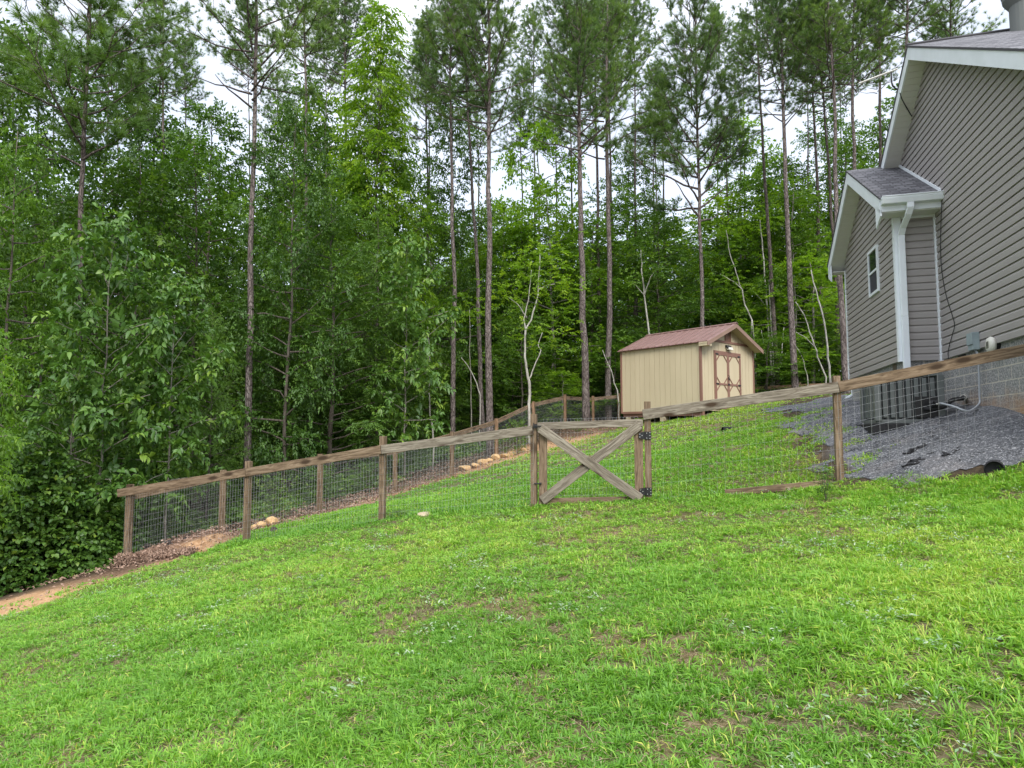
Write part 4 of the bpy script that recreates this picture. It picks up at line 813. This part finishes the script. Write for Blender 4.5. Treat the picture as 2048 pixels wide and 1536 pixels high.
mb.poly([(0,0,0),(0,SDp,0),(SW,SDp,0),(SW,0,0)]); sb('wall',mb,M['shed_tan'])
mb=MB(); c=.055
for x0,y0 in ((-.012,-.012),(SW-c,-.012),(-.012,SDp-c),(SW-c,SDp-c)): mb.box((x0-.004,y0-.004,-.03),(x0+c+.012,y0+c+.012,SH))
mb.box((-.014,.06,-.05),(.0,SDp-.06,.02)); sb('corner_trim',mb,M['shed_brown'])
mb=MB(); mb.box((.05,.0,-.16),(.16,SDp-.05,-.03)); mb.box((SW-.16,.0,-.16),(SW-.05,SDp-.05,-.03)); mb.box((SW/2-.06,.0,-.16),(SW/2+.06,SDp-.05,-.03)); sb('skids',mb,M['shed_brown'])
mb=MB()
for x0 in (.05,SW/2-.1,SW-.25):
    for y0 in (.1,1.4,SDp-.35): mb.box((x0,y0,-.62),(x0+.2,y0+.2,-.162))
sb('blocks',mb,M['stone_pale'])
mb=MB(); oh=.10; of,ob=.32,.08; sl=RI/(SW/2)
for s_ in (-1,1):
    xe=-oh if s_<0 else SW+oh; xr=SW/2; ze=SH-oh*sl+.06; zr_=SH+RI+.06; n=13; Ld=SDp+of+ob
    for k in range(n*2):
        pass
    y=-of; st=Ld/(n*3)
    for k in range(n*3):
        y0=-of+k*st; h0=.016 if k%3==0 else 0
        mb.hexa([(xe,y0,ze-.02),(xr,y0,zr_-.02),(xr,y0+st,zr_-.02),(xe,y0+st,ze-.02),(xe,y0,ze+h0*0),(xr,y0,zr_+h0*0),(xr,y0+st,zr_),(xe,y0+st,ze)] if False else [(xe,y0,ze-.02),(xr,y0,zr_-.02),(xr,y0+st,zr_-.02),(xe,y0+st,ze-.02),(xe,y0+(st*.25 if h0 else 0),ze+h0),(xr,y0+(st*.25 if h0 else 0),zr_+h0),(xr,y0+st*(.75 if h0 else 1),zr_+h0),(xe,y0+st*(.75 if h0 else 1),ze+h0)])
ro_=sb('roof',mb,M['shed_roof']); mb=MB()
mb.hexa([(SW/2-.1,-of-.01,SH+RI+.035),(SW/2,-of-.01,SH+RI+.075),(SW/2,SDp+ob,SH+RI+.075),(SW/2-.1,SDp+ob,SH+RI+.035),(SW/2-.1,-of-.01,SH+RI+.05),(SW/2,-of-.01,SH+RI+.095),(SW/2,SDp+ob,SH+RI+.095),(SW/2-.1,SDp+ob,SH+RI+.05)])
mb.hexa([(SW/2,-of-.01,SH+RI+.075),(SW/2+.1,-of-.01,SH+RI+.035),(SW/2+.1,SDp+ob,SH+RI+.035),(SW/2,SDp+ob,SH+RI+.075),(SW/2,-of-.01,SH+RI+.095),(SW/2+.1,-of-.01,SH+RI+.05),(SW/2+.1,SDp+ob,SH+RI+.05),(SW/2,SDp+ob,SH+RI+.095)]); build('ridge_cap',mb,M['shed_roof'],None,world=False); o=COL.objects[-1] if False else bpy.data.objects['ridge_cap']; o.parent=ro_
mb=MB()   # fascia on the front rakes + soffit
for s_ in (-1,1):
    xe=-oh if s_<0 else SW+oh; ze=SH-oh*sl+.04; zr_=SH+RI+.04; a=(xe,ze); b_=(SW/2,zr_)
    mb.hexa([(a[0],-of-.004,a[1]-.13),(b_[0],-of-.004,b_[1]-.13),(b_[0],-of+.02,b_[1]-.13),(a[0],-of+.02,a[1]-.13),(a[0],-of-.004,a[1]-.001),(b_[0],-of-.004,b_[1]-.001),(b_[0],-of+.02,b_[1]-.001),(a[0],-of+.02,a[1]-.001)])
sb('fascia',mb,M['shed_trim']); mb=MB()
for s_ in (-1,1):
    xe=-oh if s_<0 else SW+oh; ze=SH-oh*sl+.02; zr_=SH+RI+.02
    mb.hexa([(xe,-of+.02,ze-.05),(SW/2,-of+.02,zr_-.05),(SW/2,.0,zr_-.05),(xe,.0,ze-.05),(xe,-of+.02,ze-.02),(SW/2,-of+.02,zr_-.02),(SW/2,0,zr_-.02),(xe,0,ze-.02)])
mb.box((-oh,-of+.02,SH-.12),(.16,-.005,SH-.0)); sb('soffit',mb,M['shed_tan'])
mb=MB(); mb.box((.22,-.022,SH+.10),(SW-.22,-.002,SH+.17)); sb('gable_band',mb,M['shed_brown'])
mb=MB(); vx=SW/2-.02; mb.box((vx-.17,-.03,SH+.172),(vx-.13,-.002,SH+.50)); mb.box((vx+.13,-.03,SH+.172),(vx+.17,-.002,SH+.50)); mb.box((vx-.17,-.03,SH+.50),(vx+.17,-.002,SH+.53))
for k in range(7): mb.hexa([(vx-.13,-.012,SH+.18+k*.045),(vx+.13,-.012,SH+.18+k*.045),(vx+.13,-.004,SH+.21+k*.045),(vx-.13,-.004,SH+.21+k*.045),(vx-.13,-.016,SH+.185+k*.045),(vx+.13,-.016,SH+.185+k*.045),(vx+.13,-.006,SH+.215+k*.045),(vx-.13,-.006,SH+.215+k*.045)])
sb('gable_vent',mb,M['shed_brown'])
# doors: measured on the front wall plane
dx0,dx1,dz0,dz1=.72,2.30,.06,1.90; mid=(dx0+dx1)/2
for k,(a,b_) in enumerate(((dx0+.05,mid-.004),(mid+.004,dx1-.05))):
    mb=MB(); mb.box((a,-.022,dz0),(b_,-.003,dz1-.06)); d_=sb('door',mb,M['shed_tan'])
    mb=MB(); w=.055; zm=.86
    f0,f1=-.042,-.0221
    mb.box((a,f0,dz0),(a+w,f1,dz1-.06)); mb.box((b_-w,f0,dz0),(b_,f1,dz1-.06))
    for z0,z1 in ((dz0,dz0+w),(zm-w/2,zm+w/2),(dz1-.06-w,dz1-.06)): mb.box((a+w,f0+.001,z0),(b_-w,f1,z1))
    def diag(cx,cz,sx,sz_):
        q_=.17; t_=.045; p=[(cx,cz+sz_*q_),(cx,cz+sz_*(q_+t_)),(cx+sx*(q_+t_),cz),(cx+sx*q_,cz)]
        i=len(mb.v); mb.v+=[(u,f0+.002,v) for u,v in p]+[(u,f1,v) for u,v in p]
        for f in ((0,1,2,3),(7,6,5,4),(0,4,5,1),(1,5,6,2),(2,6,7,3),(3,7,4,0)): mb.f.append([i+q2 for q2 in f]); mb.uv.append(None)
    for z0,z1 in ((dz0+w,zm-w/2),(zm+w/2,dz1-.06-w)):
        diag(a+w,z0,1,1); diag(b_-w,z0,-1,1); diag(a+w,z1,1,-1); diag(b_-w,z1,-1,-1)
    tr=sb('door_trim',mb,M['shed_brown'],d_); tr.parent=d_
    mb=MB(); hx=a if k==0 else b_-.16
    for z in (zm,dz1-.09): mb.box((hx,-.050,z-.02),(hx+.16,-.0425,z+.02))
    if k==0: mb.box((mid-.03,-.055,1.02),(mid+.03,-.0425,1.10)); mb.box((mid-.05,-.055,zm-.03),(mid+.05,-.0425,zm+.03)); mb.tube([(mid-.03,-.05,.98),(mid-.03,-.09,1.0),(mid-.03,-.09,1.14),(mid-.03,-.05,1.16)],.008,6)
    sb('hinges',mb,M['black_metal'],d_).parent=d_
mb=MB(); mb.box((dx0,-.03,dz0),(dx0+.047,-.003,dz1)); mb.box((dx1-.047,-.03,dz0),(dx1,-.003,dz1)); mb.box((dx0,-.032,dz1-.057),(dx1,-.003,dz1+.02)); sb('door_frame',mb,M['shed_brown'])
lx=1.55; mb=MB(); mb.box((lx-.14,-.06,2.06),(lx+.14,-.003,2.14)); mb.tube([(lx-.11,-.06,2.08),(lx-.11,-.1,2.03)],.03,10); lt=empty('wall_light',(0,0,0)); bpy.data.objects.remove(lt); lt=sb('wall_light',mb,M['black_metal'])
mb=MB(); mb.hexa([(lx-.12,-.13,1.99),(lx+.14,-.13,1.99),(lx+.14,-.05,1.99),(lx-.12,-.05,1.99),(lx-.12,-.10,2.075),(lx+.14,-.10,2.075),(lx+.14,-.03,2.075),(lx-.12,-.03,2.075)]); sb('lens',mb,M['cream'],lt).parent=lt
# ---------------------------------------------------------------- house  (local: x away along the wall, y outward to the left)
HI=Vector((7.327,11.0,0)); ha=math.atan2(.961,.276); root=empty('house',(7.327,11.0,1.9),ha,'taupe sided house with white trim, grey shingles and block foundation','house')
HZ=1.9
def hb_(name,mb,m,par=None,bev=0,smooth=False):
    mb.v=[(v[0],v[1],v[2]-HZ) for v in mb.v]; o=build(name,mb,m,root,world=False,smooth=smooth,bevel=bev)
    if par is not None: o.parent=par
    return o
def siding(mb,rng,z0,z1,org,ax,nrm,ex=.123):
    org,ax,nrm=Vector(org),Vector(ax),Vector(nrm); z=z0
    while z<z1-1e-4:
        ze=min(z+ex,z1); prof=[(.0,z),(.024,z),(.023,min(z+.082,ze)),(.004,min(z+.114,ze)),(.0,ze)]
        for (o0,za),(o1,zb) in zip(prof,prof[1:]):
            a0,b0=rng(za); a1,b1=rng(zb)
            if b0<=a0: break
            if b1<=a1: a1=b1=(a1+b1)/2
            mb.poly([org+ax*a0+nrm*o0+Z_*za,org+ax*b0+nrm*o0+Z_*za,org+ax*b1+nrm*o1+Z_*zb,org+ax*a1+nrm*o1+Z_*zb])
        z=ze
SB=2.84
zmain=lambda x: 8.437-.68*(x+.05) if x>-.05 else 8.437-.605*(-.05-x)
zw=lambda x: 7.04-.6*abs(x-1.98)
XL=-4.45
def rng_main(z):
    zt=z+.24; lo=max(XL,-.05-(8.437-zt)/.605); hi=min(4.4,-.05+(8.437-zt)/.68); return (lo,hi)
mb=MB(); siding(mb,rng_main,SB,8.2,(0,0,0),X_,Y_); hb_('main_wall',mb,M['siding'])
def rng_wing(z):
    zt=z+.25; return (max(.0,1.98-(7.04-zt)/.6),min(3.96,1.98+(7.04-zt)/.6))
mb=MB(); siding(mb,rng_wing,SB,6.79,(0,.628,0),X_,Y_); hb_('wing_wall',mb,M['siding'])
mb=MB(); siding(mb,lambda z:(0.0,.628),SB,5.45,(0,0,0),Y_,-X_); hb_('side_wall',mb,M['siding'])
mb=MB(); siding(mb,lambda z:(0.0,6.),SB,5.2,(XL,-6,0),Y_,-X_); hb_('side_wall',mb,M['siding'])
mb=MB(); siding(mb,lambda z:(0,.628),SB,5.45,(3.96,.628,0),-Y_,X_); hb_('side_wall',mb,M['siding'])
# house body so the walls are closed
mb=MB(); mb.box((XL+.02,-9,SB),(4.38,-.01,5.2)); mb.box((.02,-.01,SB),(3.94,.61,5.3)); hb_('sheathing',mb,M['soffit'])
# foundation with uv
mb=MB(); zb=.9
def wallq(a,b_,z0,z1,u0):
    a,b_=Vector(a),Vector(b_); L_=(b_-a).length; mb.poly([a+Z_*z0,b_+Z_*z0,b_+Z_*z1,a+Z_*z1],[(u0,z0-2.905),(u0+L_,z0-2.905),(u0+L_,z1-2.905),(u0,z1-2.905)])
wallq((XL+.03,-.03,0),(.03,-.03,0),zb,SB,0); wallq((.03,-.03,0),(.03,.598,0),zb,SB,4.5); wallq((.03,.598,0),(3.93,.598,0),zb,SB,5.2); wallq((3.93,.598,0),(3.93,-8.9,0),zb,SB,9.2); wallq((XL+.03,-8.9,0),(XL+.03,-.03,0),zb,SB,20)
hb_('foundation',mb,M['block'])
mb=MB(); mb.box((-.92,-.045,2.655),(-.62,-.025,2.835)); mb.box((.38,.585,2.66),(.62,.603,2.835)); hb_('foundation_vent',mb,M['black_metal'])
# roofs
def slab(mb,x0,z0,x1,z1,y0,y1,th=.035):
    n0,n1=(x0,y0),(x1,y1); Ls=math.hypot(x1-x0,z1-z0); T=[(x0,y0,z0),(x0,y1,z0),(x1,y1,z1),(x1,y0,z1)]
    mb.poly(T,[(y0,0),(y1,0),(y1,Ls),(y0,Ls)]); Bt=[(p[0],p[1],p[2]-th) for p in T]; mb.poly(Bt[::-1])
    for i in range(4): j=(i+1)%4; mb.poly([T[j],T[i],Bt[i],Bt[j]],[(0,0),(0,0),(0,0),(0,0)])
mb=MB(); slab(mb,-.05,8.45,-5.0,zmain(-5.0)+.013,-10,.325); slab(mb,-.05,8.45,4.9,zmain(4.9)+.013,-10,.325)
rf=hb_('main_roof',mb,M['shingle'])
mb=MB(); mb.tube([(-.05,-10,8.46),(-.05,.33,8.46)],.03,6); hb_('ridge_cap',mb,M['shingle'],rf)
mb=MB(); slab(mb,1.98,7.05,-.40,zw(-.40)+.012,.0,.955); slab(mb,1.98,7.05,4.36,zw(4.36)+.012,-.0,.955); hb_('wing_roof',mb,M['shingle'])
# fascia / rakes
def rake(mb,x0,z0,x1,z1,y0,y1,h): mb.hexa([(x0,y0,z0-h),(x1,y0,z1-h),(x1,y1,z1-h),(x0,y1,z0-h),(x0,y0,z0),(x1,y0,z1),(x1,y1,z1),(x0,y1,z0)])
mb=MB(); rake(mb,-.05,8.412,-4.95,zmain(-4.95)-.025,.285,.312,.225); rake(mb,-.05,8.412,4.85,zmain(4.85)-.025,.285,.312,.225)
hb_('rake_board',mb,M['white'])
mb=MB(); WF=.628+.30
rake(mb,1.98,7.012,-.36,zw(-.36)-.026,WF-.015,WF+.012,.25); rake(mb,1.98,7.012,4.32,zw(4.32)-.026,WF-.015,WF+.012,.25)
for xs_,s_ in ((-.36,1),(4.32,-1)):     # triangular return at each rake end
    z_=zw(xs_)-.27; P=[(xs_,z_+.02),(xs_+s_*.34,z_+.02+.34*.6),(xs_+s_*.34,z_-.07),(xs_,z_-.16+.03)]
    P=[(xs_,z_+.05),(xs_+s_*.30,z_+.24),(xs_+s_*.30,z_-.20),(xs_+s_*.0,z_-.05)]
    i=len(mb.v); mb.v+=[(u,WF+.012,v) for u,v in P]+[(u,WF-.015,v) for u,v in P]
    for f in ((0,1,2,3),(7,6,5,4),(0,4,5,1),(1,5,6,2),(2,6,7,3),(3,7,4,0)): mb.f.append([i+q2 for q2 in f]); mb.uv.append(None)
hb_('rake_board',mb,M['white'])
mb=MB(); ez=zw(-.38); mb.box((-.365,.0,ez-.24),(-.34,WF-.016,ez-.03)); mb.box((4.30,0,ez-.24),(4.325,WF-.016,ez-.03)); hb_('fascia',mb,M['white'])
# soffits with ribs
def ribs(mb,x0,z0,x1,z1,y0,y1,n):
    for k in range(n):
        a,b_=k/n,(k+.93)/n; xa,xb=x0+(x1-x0)*a,x0+(x1-x0)*b_; za,zb_=z0+(z1-z0)*a,z0+(z1-z0)*b_
        mb.hexa([(xa,y0,za-.02),(xb,y0,zb_-.02),(xb,y1,zb_-.02),(xa,y1,za-.02),(xa,y0,za),(xb,y0,zb_),(xb,y1,zb_),(xa,y1,za)])
mb=MB(); ribs(mb,-.05,8.21,-4.9,zmain(-4.9)-.227,.0,.284,48); ribs(mb,-.05,8.21,4.0,zmain(4.0)-.227,.0,.284,40)
ribs(mb,1.98,6.80,-.33,zw(-.33)-.24,.628,WF-.016,22); ribs(mb,1.98,6.80,4.29,zw(4.29)-.24,.628,WF-.016,22)
mb.box((-.339,.0,5.37),(-.0,.90,5.385)); mb.box((3.96,0,5.37),(4.299,.90,5.385)); hb_('soffit',mb,M['soffit'])
# gutter on the near eave
mb=MB(); gz1=ez+.0; mb.hexa([(-.47,.0,gz1-.135),(-.366,.0,gz1-.135),(-.366,.93,gz1-.135),(-.47,.93,gz1-.135),(-.495,.0,gz1-.055),(-.366,.0,gz1-.055),(-.366,.93,gz1-.055),(-.495,.93,gz1-.055)]); mb.box((-.495,.0,gz1-.055),(-.366,.93,gz1-.012)); mb.box((-.505,-.003,gz1-.024),(-.49,.933,gz1-.004)); hb_('gutter',mb,M['white'],bev=.006)
mb=MB(); path=[(-.43,.50,gz1-.12),(-.43,.50,gz1-.23),(-.36,.52,gz1-.34),(-.14,.55,gz1-.50),(-.075,.56,gz1-.60),(-.07,.56,3.6),(-.07,.56,2.35),(-.12,.57,2.22),(-.3,.6,2.12)]
def ribtube(mb,path,a,b_):  # rectangular section
    for p,q_ in zip(path,path[1:]): 
        mb.hexa([(p[0]-a,p[1]-b_,p[2]),(p[0]+a,p[1]-b_,p[2]),(p[0]+a,p[1]+b_,p[2]),(p[0]-a,p[1]+b_,p[2]),(q_[0]-a,q_[1]-b_,q_[2]),(q_[0]+a,q_[1]-b_,q_[2]),(q_[0]+a,q_[1]+b_,q_[2]),(q_[0]-a,q_[1]+b_,q_[2])])
ribtube(mb,path,.038,.052); hb_('downspout',mb,M['white'],bev=.01)
mb=MB(); ribtube(mb,[(4.02,.56,5.2),(4.02,.56,2.5),(4.0,.72,2.4)],.03,.04); hb_('downspout',mb,M['white'],bev=.008)
# corner posts, inner corner, flashing, frieze
mb=MB(); mb.box((-.03,.545,SB-.01),(.0045,.66,5.38)); mb.box((.0046,.6285,SB-.01),(.075,.66,5.38)); hb_('corner_trim',mb,M['white']); mb=MB(); mb.box((3.90,.6285,SB-.01),(3.99,.66,5.37)); mb.box((3.962,.55,SB-.01),(3.99,.6284,5.37)); hb_('corner_trim',mb,M['white']); mb=MB(); mb.box((-.055,.0,SB-.012),(-.0,.045,5.38)); mb.box((-.085,-.0,SB-.03),(.02,.07,SB-.012)); mb.box((-.04,.05,5.33),(.0,.54,5.37)); hb_('corner_trim',mb,M['white'])
mb=MB()
mb.hexa([(-.40,.024,zw(-.40)+.02),(1.90,.024,zw(1.90)+.02),(1.90,.04,zw(1.90)+.02),(-.40,.04,zw(-.40)+.02),(-.40,.024,zw(-.40)+.075),(1.90,.024,zw(1.90)+.075),(1.90,.04,zw(1.90)+.075),(-.40,.04,zw(-.40)+.075)]); hb_('step_flashing',mb,M['white'])
# window
wx0,wx1,wz0,wz1=1.03,1.73,4.295,5.195; yy=.628
mb=MB(); f=.05
for a,b_ in (((wx0,wz0),(wx0+f,wz1)),((wx1-f,wz0),(wx1,wz1)),((wx0+f,wz0),(wx1-f,wz0+f)),((wx0+f,wz1-f),(wx1-f,wz1))): mb.box((a[0],yy+.0,a[1]),(b_[0],yy+.058,b_[1]))
zm_=(wz0+wz1)/2; mb.box((wx0+f,yy+.0,zm_-.02),(wx1-f,yy+.052,zm_+.02)); wn=hb_('window',mb,M['white'])
mb=MB(); mb.box((wx0+f,yy+.034,zm_+.02),(wx1-f,yy+.040,wz1-f)); hb_('pane',mb,M['glass'],wn)
mb=MB(); mb.box((wx0+f,yy+.030,wz0+f),(wx1-f,yy+.036,zm_-.02)); hb_('insect_screen',mb,M['screen'],wn)
# roof vent near the right edge of the photo
_q=W(2052,40,10.3)-Vector((7.327,11.0,0)); vx_,vy_=_q.x*.276+_q.y*.961,_q.x*-.961+_q.y*.276; zb_=zmain(vx_)
mb=MB(); mb.tube([(vx_,vy_,zb_-.2),(vx_,vy_,zb_+.42),(vx_,vy_,zb_+.55),(vx_,vy_,zb_+.62)],[.22,.22,.30,.31],24); mb.tube([(vx_,vy_,zb_+.66),(vx_,vy_,zb_+.74),(vx_,vy_,zb_+.80)],[.32,.28,.04],24); mb.tube([(vx_,vy_,zb_+.60),(vx_,vy_,zb_+.68)],[.2,.2],16); hb_('roof_vent',mb,M['vent_grey'],rf,smooth=False)
# ------------ wall plane helpers: point on the long wall plane (outward offset o) seen at pixel
d1=Vector((.276,.961,0)); d2=Vector((.961,-.276,0))
def WP(px,py,o=0.03):
    x=(px-1024)/F; z=-(py-768)/F; rv=Vector((x,_c-_s*z,_s+_c*z)); p0=HI-d2*o; n_=d2; t=(p0.dot(n_))/(rv.dot(n_)); return rv*t+Vector((0,0,H))
def hloc(p): q_=p-HI; return Vector((q_.dot(d1),-q_.dot(d2),p.z))
# things on / beside the wall
c=WP(1945,683,.08); c=c+Vector((.961,-.276,0))*.06; mb=MB(); t_=Matrix.Translation(c)@Matrix.Rotation(ha,4,'Z'); e_=empty('disconnect_box',c,ha,'grey electrical box on the siding above the air conditioner lines','electrical box')
mb.box((-.095,-.0,-.13),(.095,.09,.13)); b_=build('box',mb,M['galv'],e_,world=False,bevel=.006); mb=MB(); mb.box((-.10,.0901,-.05),(.10,.105,.125)); build('cover',mb,M['galv'],e_,world=False,bevel=.004); mb=MB(); mb.box((.096,.03,-.04),(.12,.06,.04)); build('handle',mb,M['galv'],e_,world=False)
c0=WP(1950,699,.06); c1=WP(1958,745,.05); c2=WP(1959,790,.06); c3=WP(1958,808,.1); acx=Vector((6.28,9.75,0))
mb=MB(); path=[c0,WP(1956,712,.05),c1,c2,c3]; pl=W(1936,822,9.05); pl2=W(1905,812,9.2); pl3=W(1878,806,9.45)
import itertools
def smooth(P,k=6):
    out=[]; n=len(P)
    for i in range(n-1):
        p0,p1,p2,p3=P[max(i-1,0)],P[i],P[i+1],P[min(i+2,n-1)]
        for j in range(k):
            t=j/k; out.append(.5*((2*p1)+(p2-p0)*t+(2*p0-5*p1+4*p2-p3)*t*t+(3*p1-p0-3*p2+p3)*t*t*t))
    return out+[P[-1]]
mb.tube(smooth([c0,WP(1956,712,.05),c1,c2,c3,pl,pl2,pl3]),.014,8); tag(build('conduit',mb,M['conduit'],None,smooth=True),'grey flexible conduit looping from the electrical box to the air conditioner','conduit')
mb=MB(); mb.tube(smooth([WP(1927,793,.0),WP(1924,797,.12),W(1905,800,9.7),W(1890,812,9.5),W(1872,817,9.5),W(1850,818,9.6)]),.032,10); tag(build('refrigerant_hose',mb,M['black_rubber'],None,smooth=True),'black insulated hose from the block wall to the air conditioner','hose')
mb=MB(); mb.tube([WP(1927,795,-.02),WP(1926,796,.035)],.05,14); mb.tube([W(1872,808,9.42),W(1877,807,9.42)],.02,12); tag(build('pipe_collar',mb,M['cream'],None),'small cream pipe collar where the hose enters the block wall','pipe')
c=WP(1978,690,.08)+Vector((.961,-.276,0))*.08; e_=empty('wall_vent',c,ha,'round cream vent cover on the wall above the fence rail','vent'); mb=MB(); mb.tube([(0,-.04,0),(0,.03,0)],[.09,.09],24); build('duct',mb,M['black_rubber'],e_,world=False,smooth=True); mb=MB(); mb.tube([(0,.025,0),(0,.06,0),(0,.09,0),(0,.10,0)],[.105,.118,.10,.06],28); build('cap',mb,M['cream'],e_,world=False,smooth=True)
mb=MB(); 
for k in range(-3,4): mb.box((-.04,  .099,k*.014-.003),(.04,.105,k*.014+.003))
build('grille',mb,M['black_metal'],e_,world=False)
# antenna + cable
A0=W(1718,167,12.6); A1=W(1795,138,12.1); e_=empty('tv_antenna',W(1800,186,12.3),0,'small television antenna on a bent mast at the roof edge','antenna'); mb=MB(); mb.tube([A0,A1],.018,6); build('boom',mb,M['cream'],e_)
for i in range(8):
    p=A0.lerp(A1,.04+.9*i/7); d=Vector((.25,.5,.9)).normalized(); h_=.10+.012*i; mb=MB(); mb.tube([p-d*h_,p+d*h_],.005,5); build('element',mb,M['vent_grey'],e_)
mb=MB(); mb.tube(smooth([A0.lerp(A1,.84),W(1783,162,12.2),W(1786,172,12.2),W(1794,179,12.25),W(1801,184,12.3)],4),.015,8); build('mast',mb,M['black_metal'],e_)
cab=[W(1799,187,12.35),W(1806,203,12.2),WP(1822,228,.26),WP(1826,236,.05)]+[WP(*p,.035) for p in ((1822,290),(1812,322),(1860,345),(1882,385),(1882,440),(1881,500),(1884,545),(1892,590),(1904,630),(1909,650),(1905,668),(1899,690),(1896,708),(1900,724))]
cab=[W(1799,187,12.35),W(1806,203,12.2),WP(1824,233,.05)]; cab=[WP(1800,186,.36),WP(1803,196,.34),WP(1809,208,.22),WP(1816,220,.12),WP(1824,233,.045)]; mb=MB(); mb.tube(smooth(cab),.009,6); tag(build('antenna_cable',mb,M['black_rubber'],None,smooth=True),'black cable dropping from the antenna mast to the gable siding','cable')
mb=MB(); mb.tube(smooth([WP(*p,.035) for p in ((1884,400),(1882,440),(1881,500),(1884,545),(1892,590),(1904,630),(1909,650),(1905,668),(1899,690),(1896,708),(1899,722))]),.0055,6); tag(build('wall_cable',mb,M['black_rubber'],None,smooth=True),'thin dark cable hanging down the siding beside the inner corner','cable')
# air conditioner (rotated with the house)
AC=Vector((6.05,10.12,1.74)); e_=empty('air_conditioner',AC,ha,'dark grey outdoor air conditioning unit on gravel beside the foundation','air conditioner')
a=.42; mb=MB(); mb.box((-a+.03,-a+.03,.06),(a-.03,a-.03,.70)); build('coil',mb,M['ac_core'],e_,world=False)
mb=MB()
for s_ in (-1,1):
    for k in range(7): u=-a+.10+k*(2*a-.2)/6; mb.box((s_*a-.012,u-.030,.09),(s_*a+.006,u+.030,.68)); mb.box((u-.030,s_*a-.012,.09),(u+.030,s_*a+.006,.68))
for sx in (-1,1):
    for sy in (-1,1): mb.box((sx*a-.045,sy*a-.045,.04),(sx*a+.045,sy*a+.045,.72))
build('louvre_grille',mb,M['ac'],e_,world=False,bevel=.008)
mb=MB(); mb.box((-a-.03,-a-.03,.70),(a+.03,a+.03,.76)); build('top_cover',mb,M['ac'],e_,world=False,bevel=.02)
mb=MB(); mb.box((-a-.02,-a-.02,.0),(a+.02,a+.02,.06)); build('base_pan',mb,M['ac'],e_,world=False,bevel=.01)
mb=MB(); mb.box((-a-.025,-a+.03,.09),(-a-.006,-a+.34,.40)); build('service_panel',mb,M['black_metal'],e_,world=False)
mb=MB(); mb.box((-a-.1,-a-.1,-.16),(a+.1,a+.1,-.001)); build('pad',mb,M['black_rubber'],e_,world=False,bevel=.01)
mb=MB(); p=W(1870,807,9.45); mb.tube([W(1860,806,9.5),W(1868,807,9.46)],.045,12); mb.tube([W(1868,807,9.46),W(1876,807,9.44)],.05,12); tag(build('cable_coil',mb,M['black_rubber'],None),'short black sleeve on the conduit beside the air conditioner','sleeve')
# black drain pipe ends and board in the lawn, black fabric scraps on gravel
def ringpipe(px,py,Y,rad,L_,lab,rz,tilt=.1):
    P=W(px,py,Y); z=gz(P.x,P.y); e_=empty('drain_pipe',(P.x,P.y,z+rad*.45),rz,lab,'drain pipe'); mb=MB(); n=14; pts=[];rs=[]
    for k in range(n*2): pts.append((0,-L_*k/(n*2),-tilt*L_*k/(n*2)*-1*0)); rs.append(rad*(1 if k%2 else .9))
    mb.tube(pts,rs,18,False); mb.tube([(0,-L_*.2,0),(0,-L_*.21,0)],[rad*.88,.001],18,False); build('pipe',mb,M['black_rubber'],e_,world=False); return e_
ringpipe(1990,953,7.35,.10,.35,'black corrugated drain pipe end poking from the grass at right',2.5)
ringpipe(1447,866,14.8,.07,.5,'dark drain pipe lying in the lawn below the shed',2.2)
mb=MB(); P=W(1462,862,14.9); 
tag(board('stone_slab',P+Vector((-.15,0,-.05)),P+Vector((.25,.05,-.02)),.03,.22,M['stone_pale'],None),'flat grey slab beside the drain pipe in the lawn','slab')
def fabric(px,py,Y,wd,lab,seed):
    r=random.Random(seed); P=W(px,py,Y); mb=MB(); n=9; g=[[None]*5 for _ in range(n)]
    for i in range(n):
        for j in range(5):
            x=P.x+(i/(n-1)-.5)*wd; y=P.y+(j/4-.5)*wd*.3*(1-abs(i/(n-1)-.5)*1.5)+r.gauss(0,.02); g[i][j]=(x+r.gauss(0,.01),y+r.gauss(0,.02),gz(x,y)+.035+.015*math.sin(i*1.1+seed)*math.sin(j*1.3)+r.uniform(-.012,.02))
    for i in range(n-1):
        for j in range(4): mb.poly([g[i][j],g[i+1][j],g[i+1][j+1],g[i][j+1]])
    o=build('landscape_fabric',mb,M['black_rubber'],None,smooth=True); s_=o.modifiers.new('thick','SOLIDIFY'); s_.thickness=.004; tag(o,lab,'fabric','torn landscape fabric on the gravel')
fabric(1835,924,8.35,.42,'torn black fabric scrap at the lower gravel edge',1)
fabric(1830,895,8.7,.3,'crumpled black fabric patch in the middle of the gravel',2)
fabric(1905,915,8.2,.25,'small dark fabric fold right on the gravel slope',3)
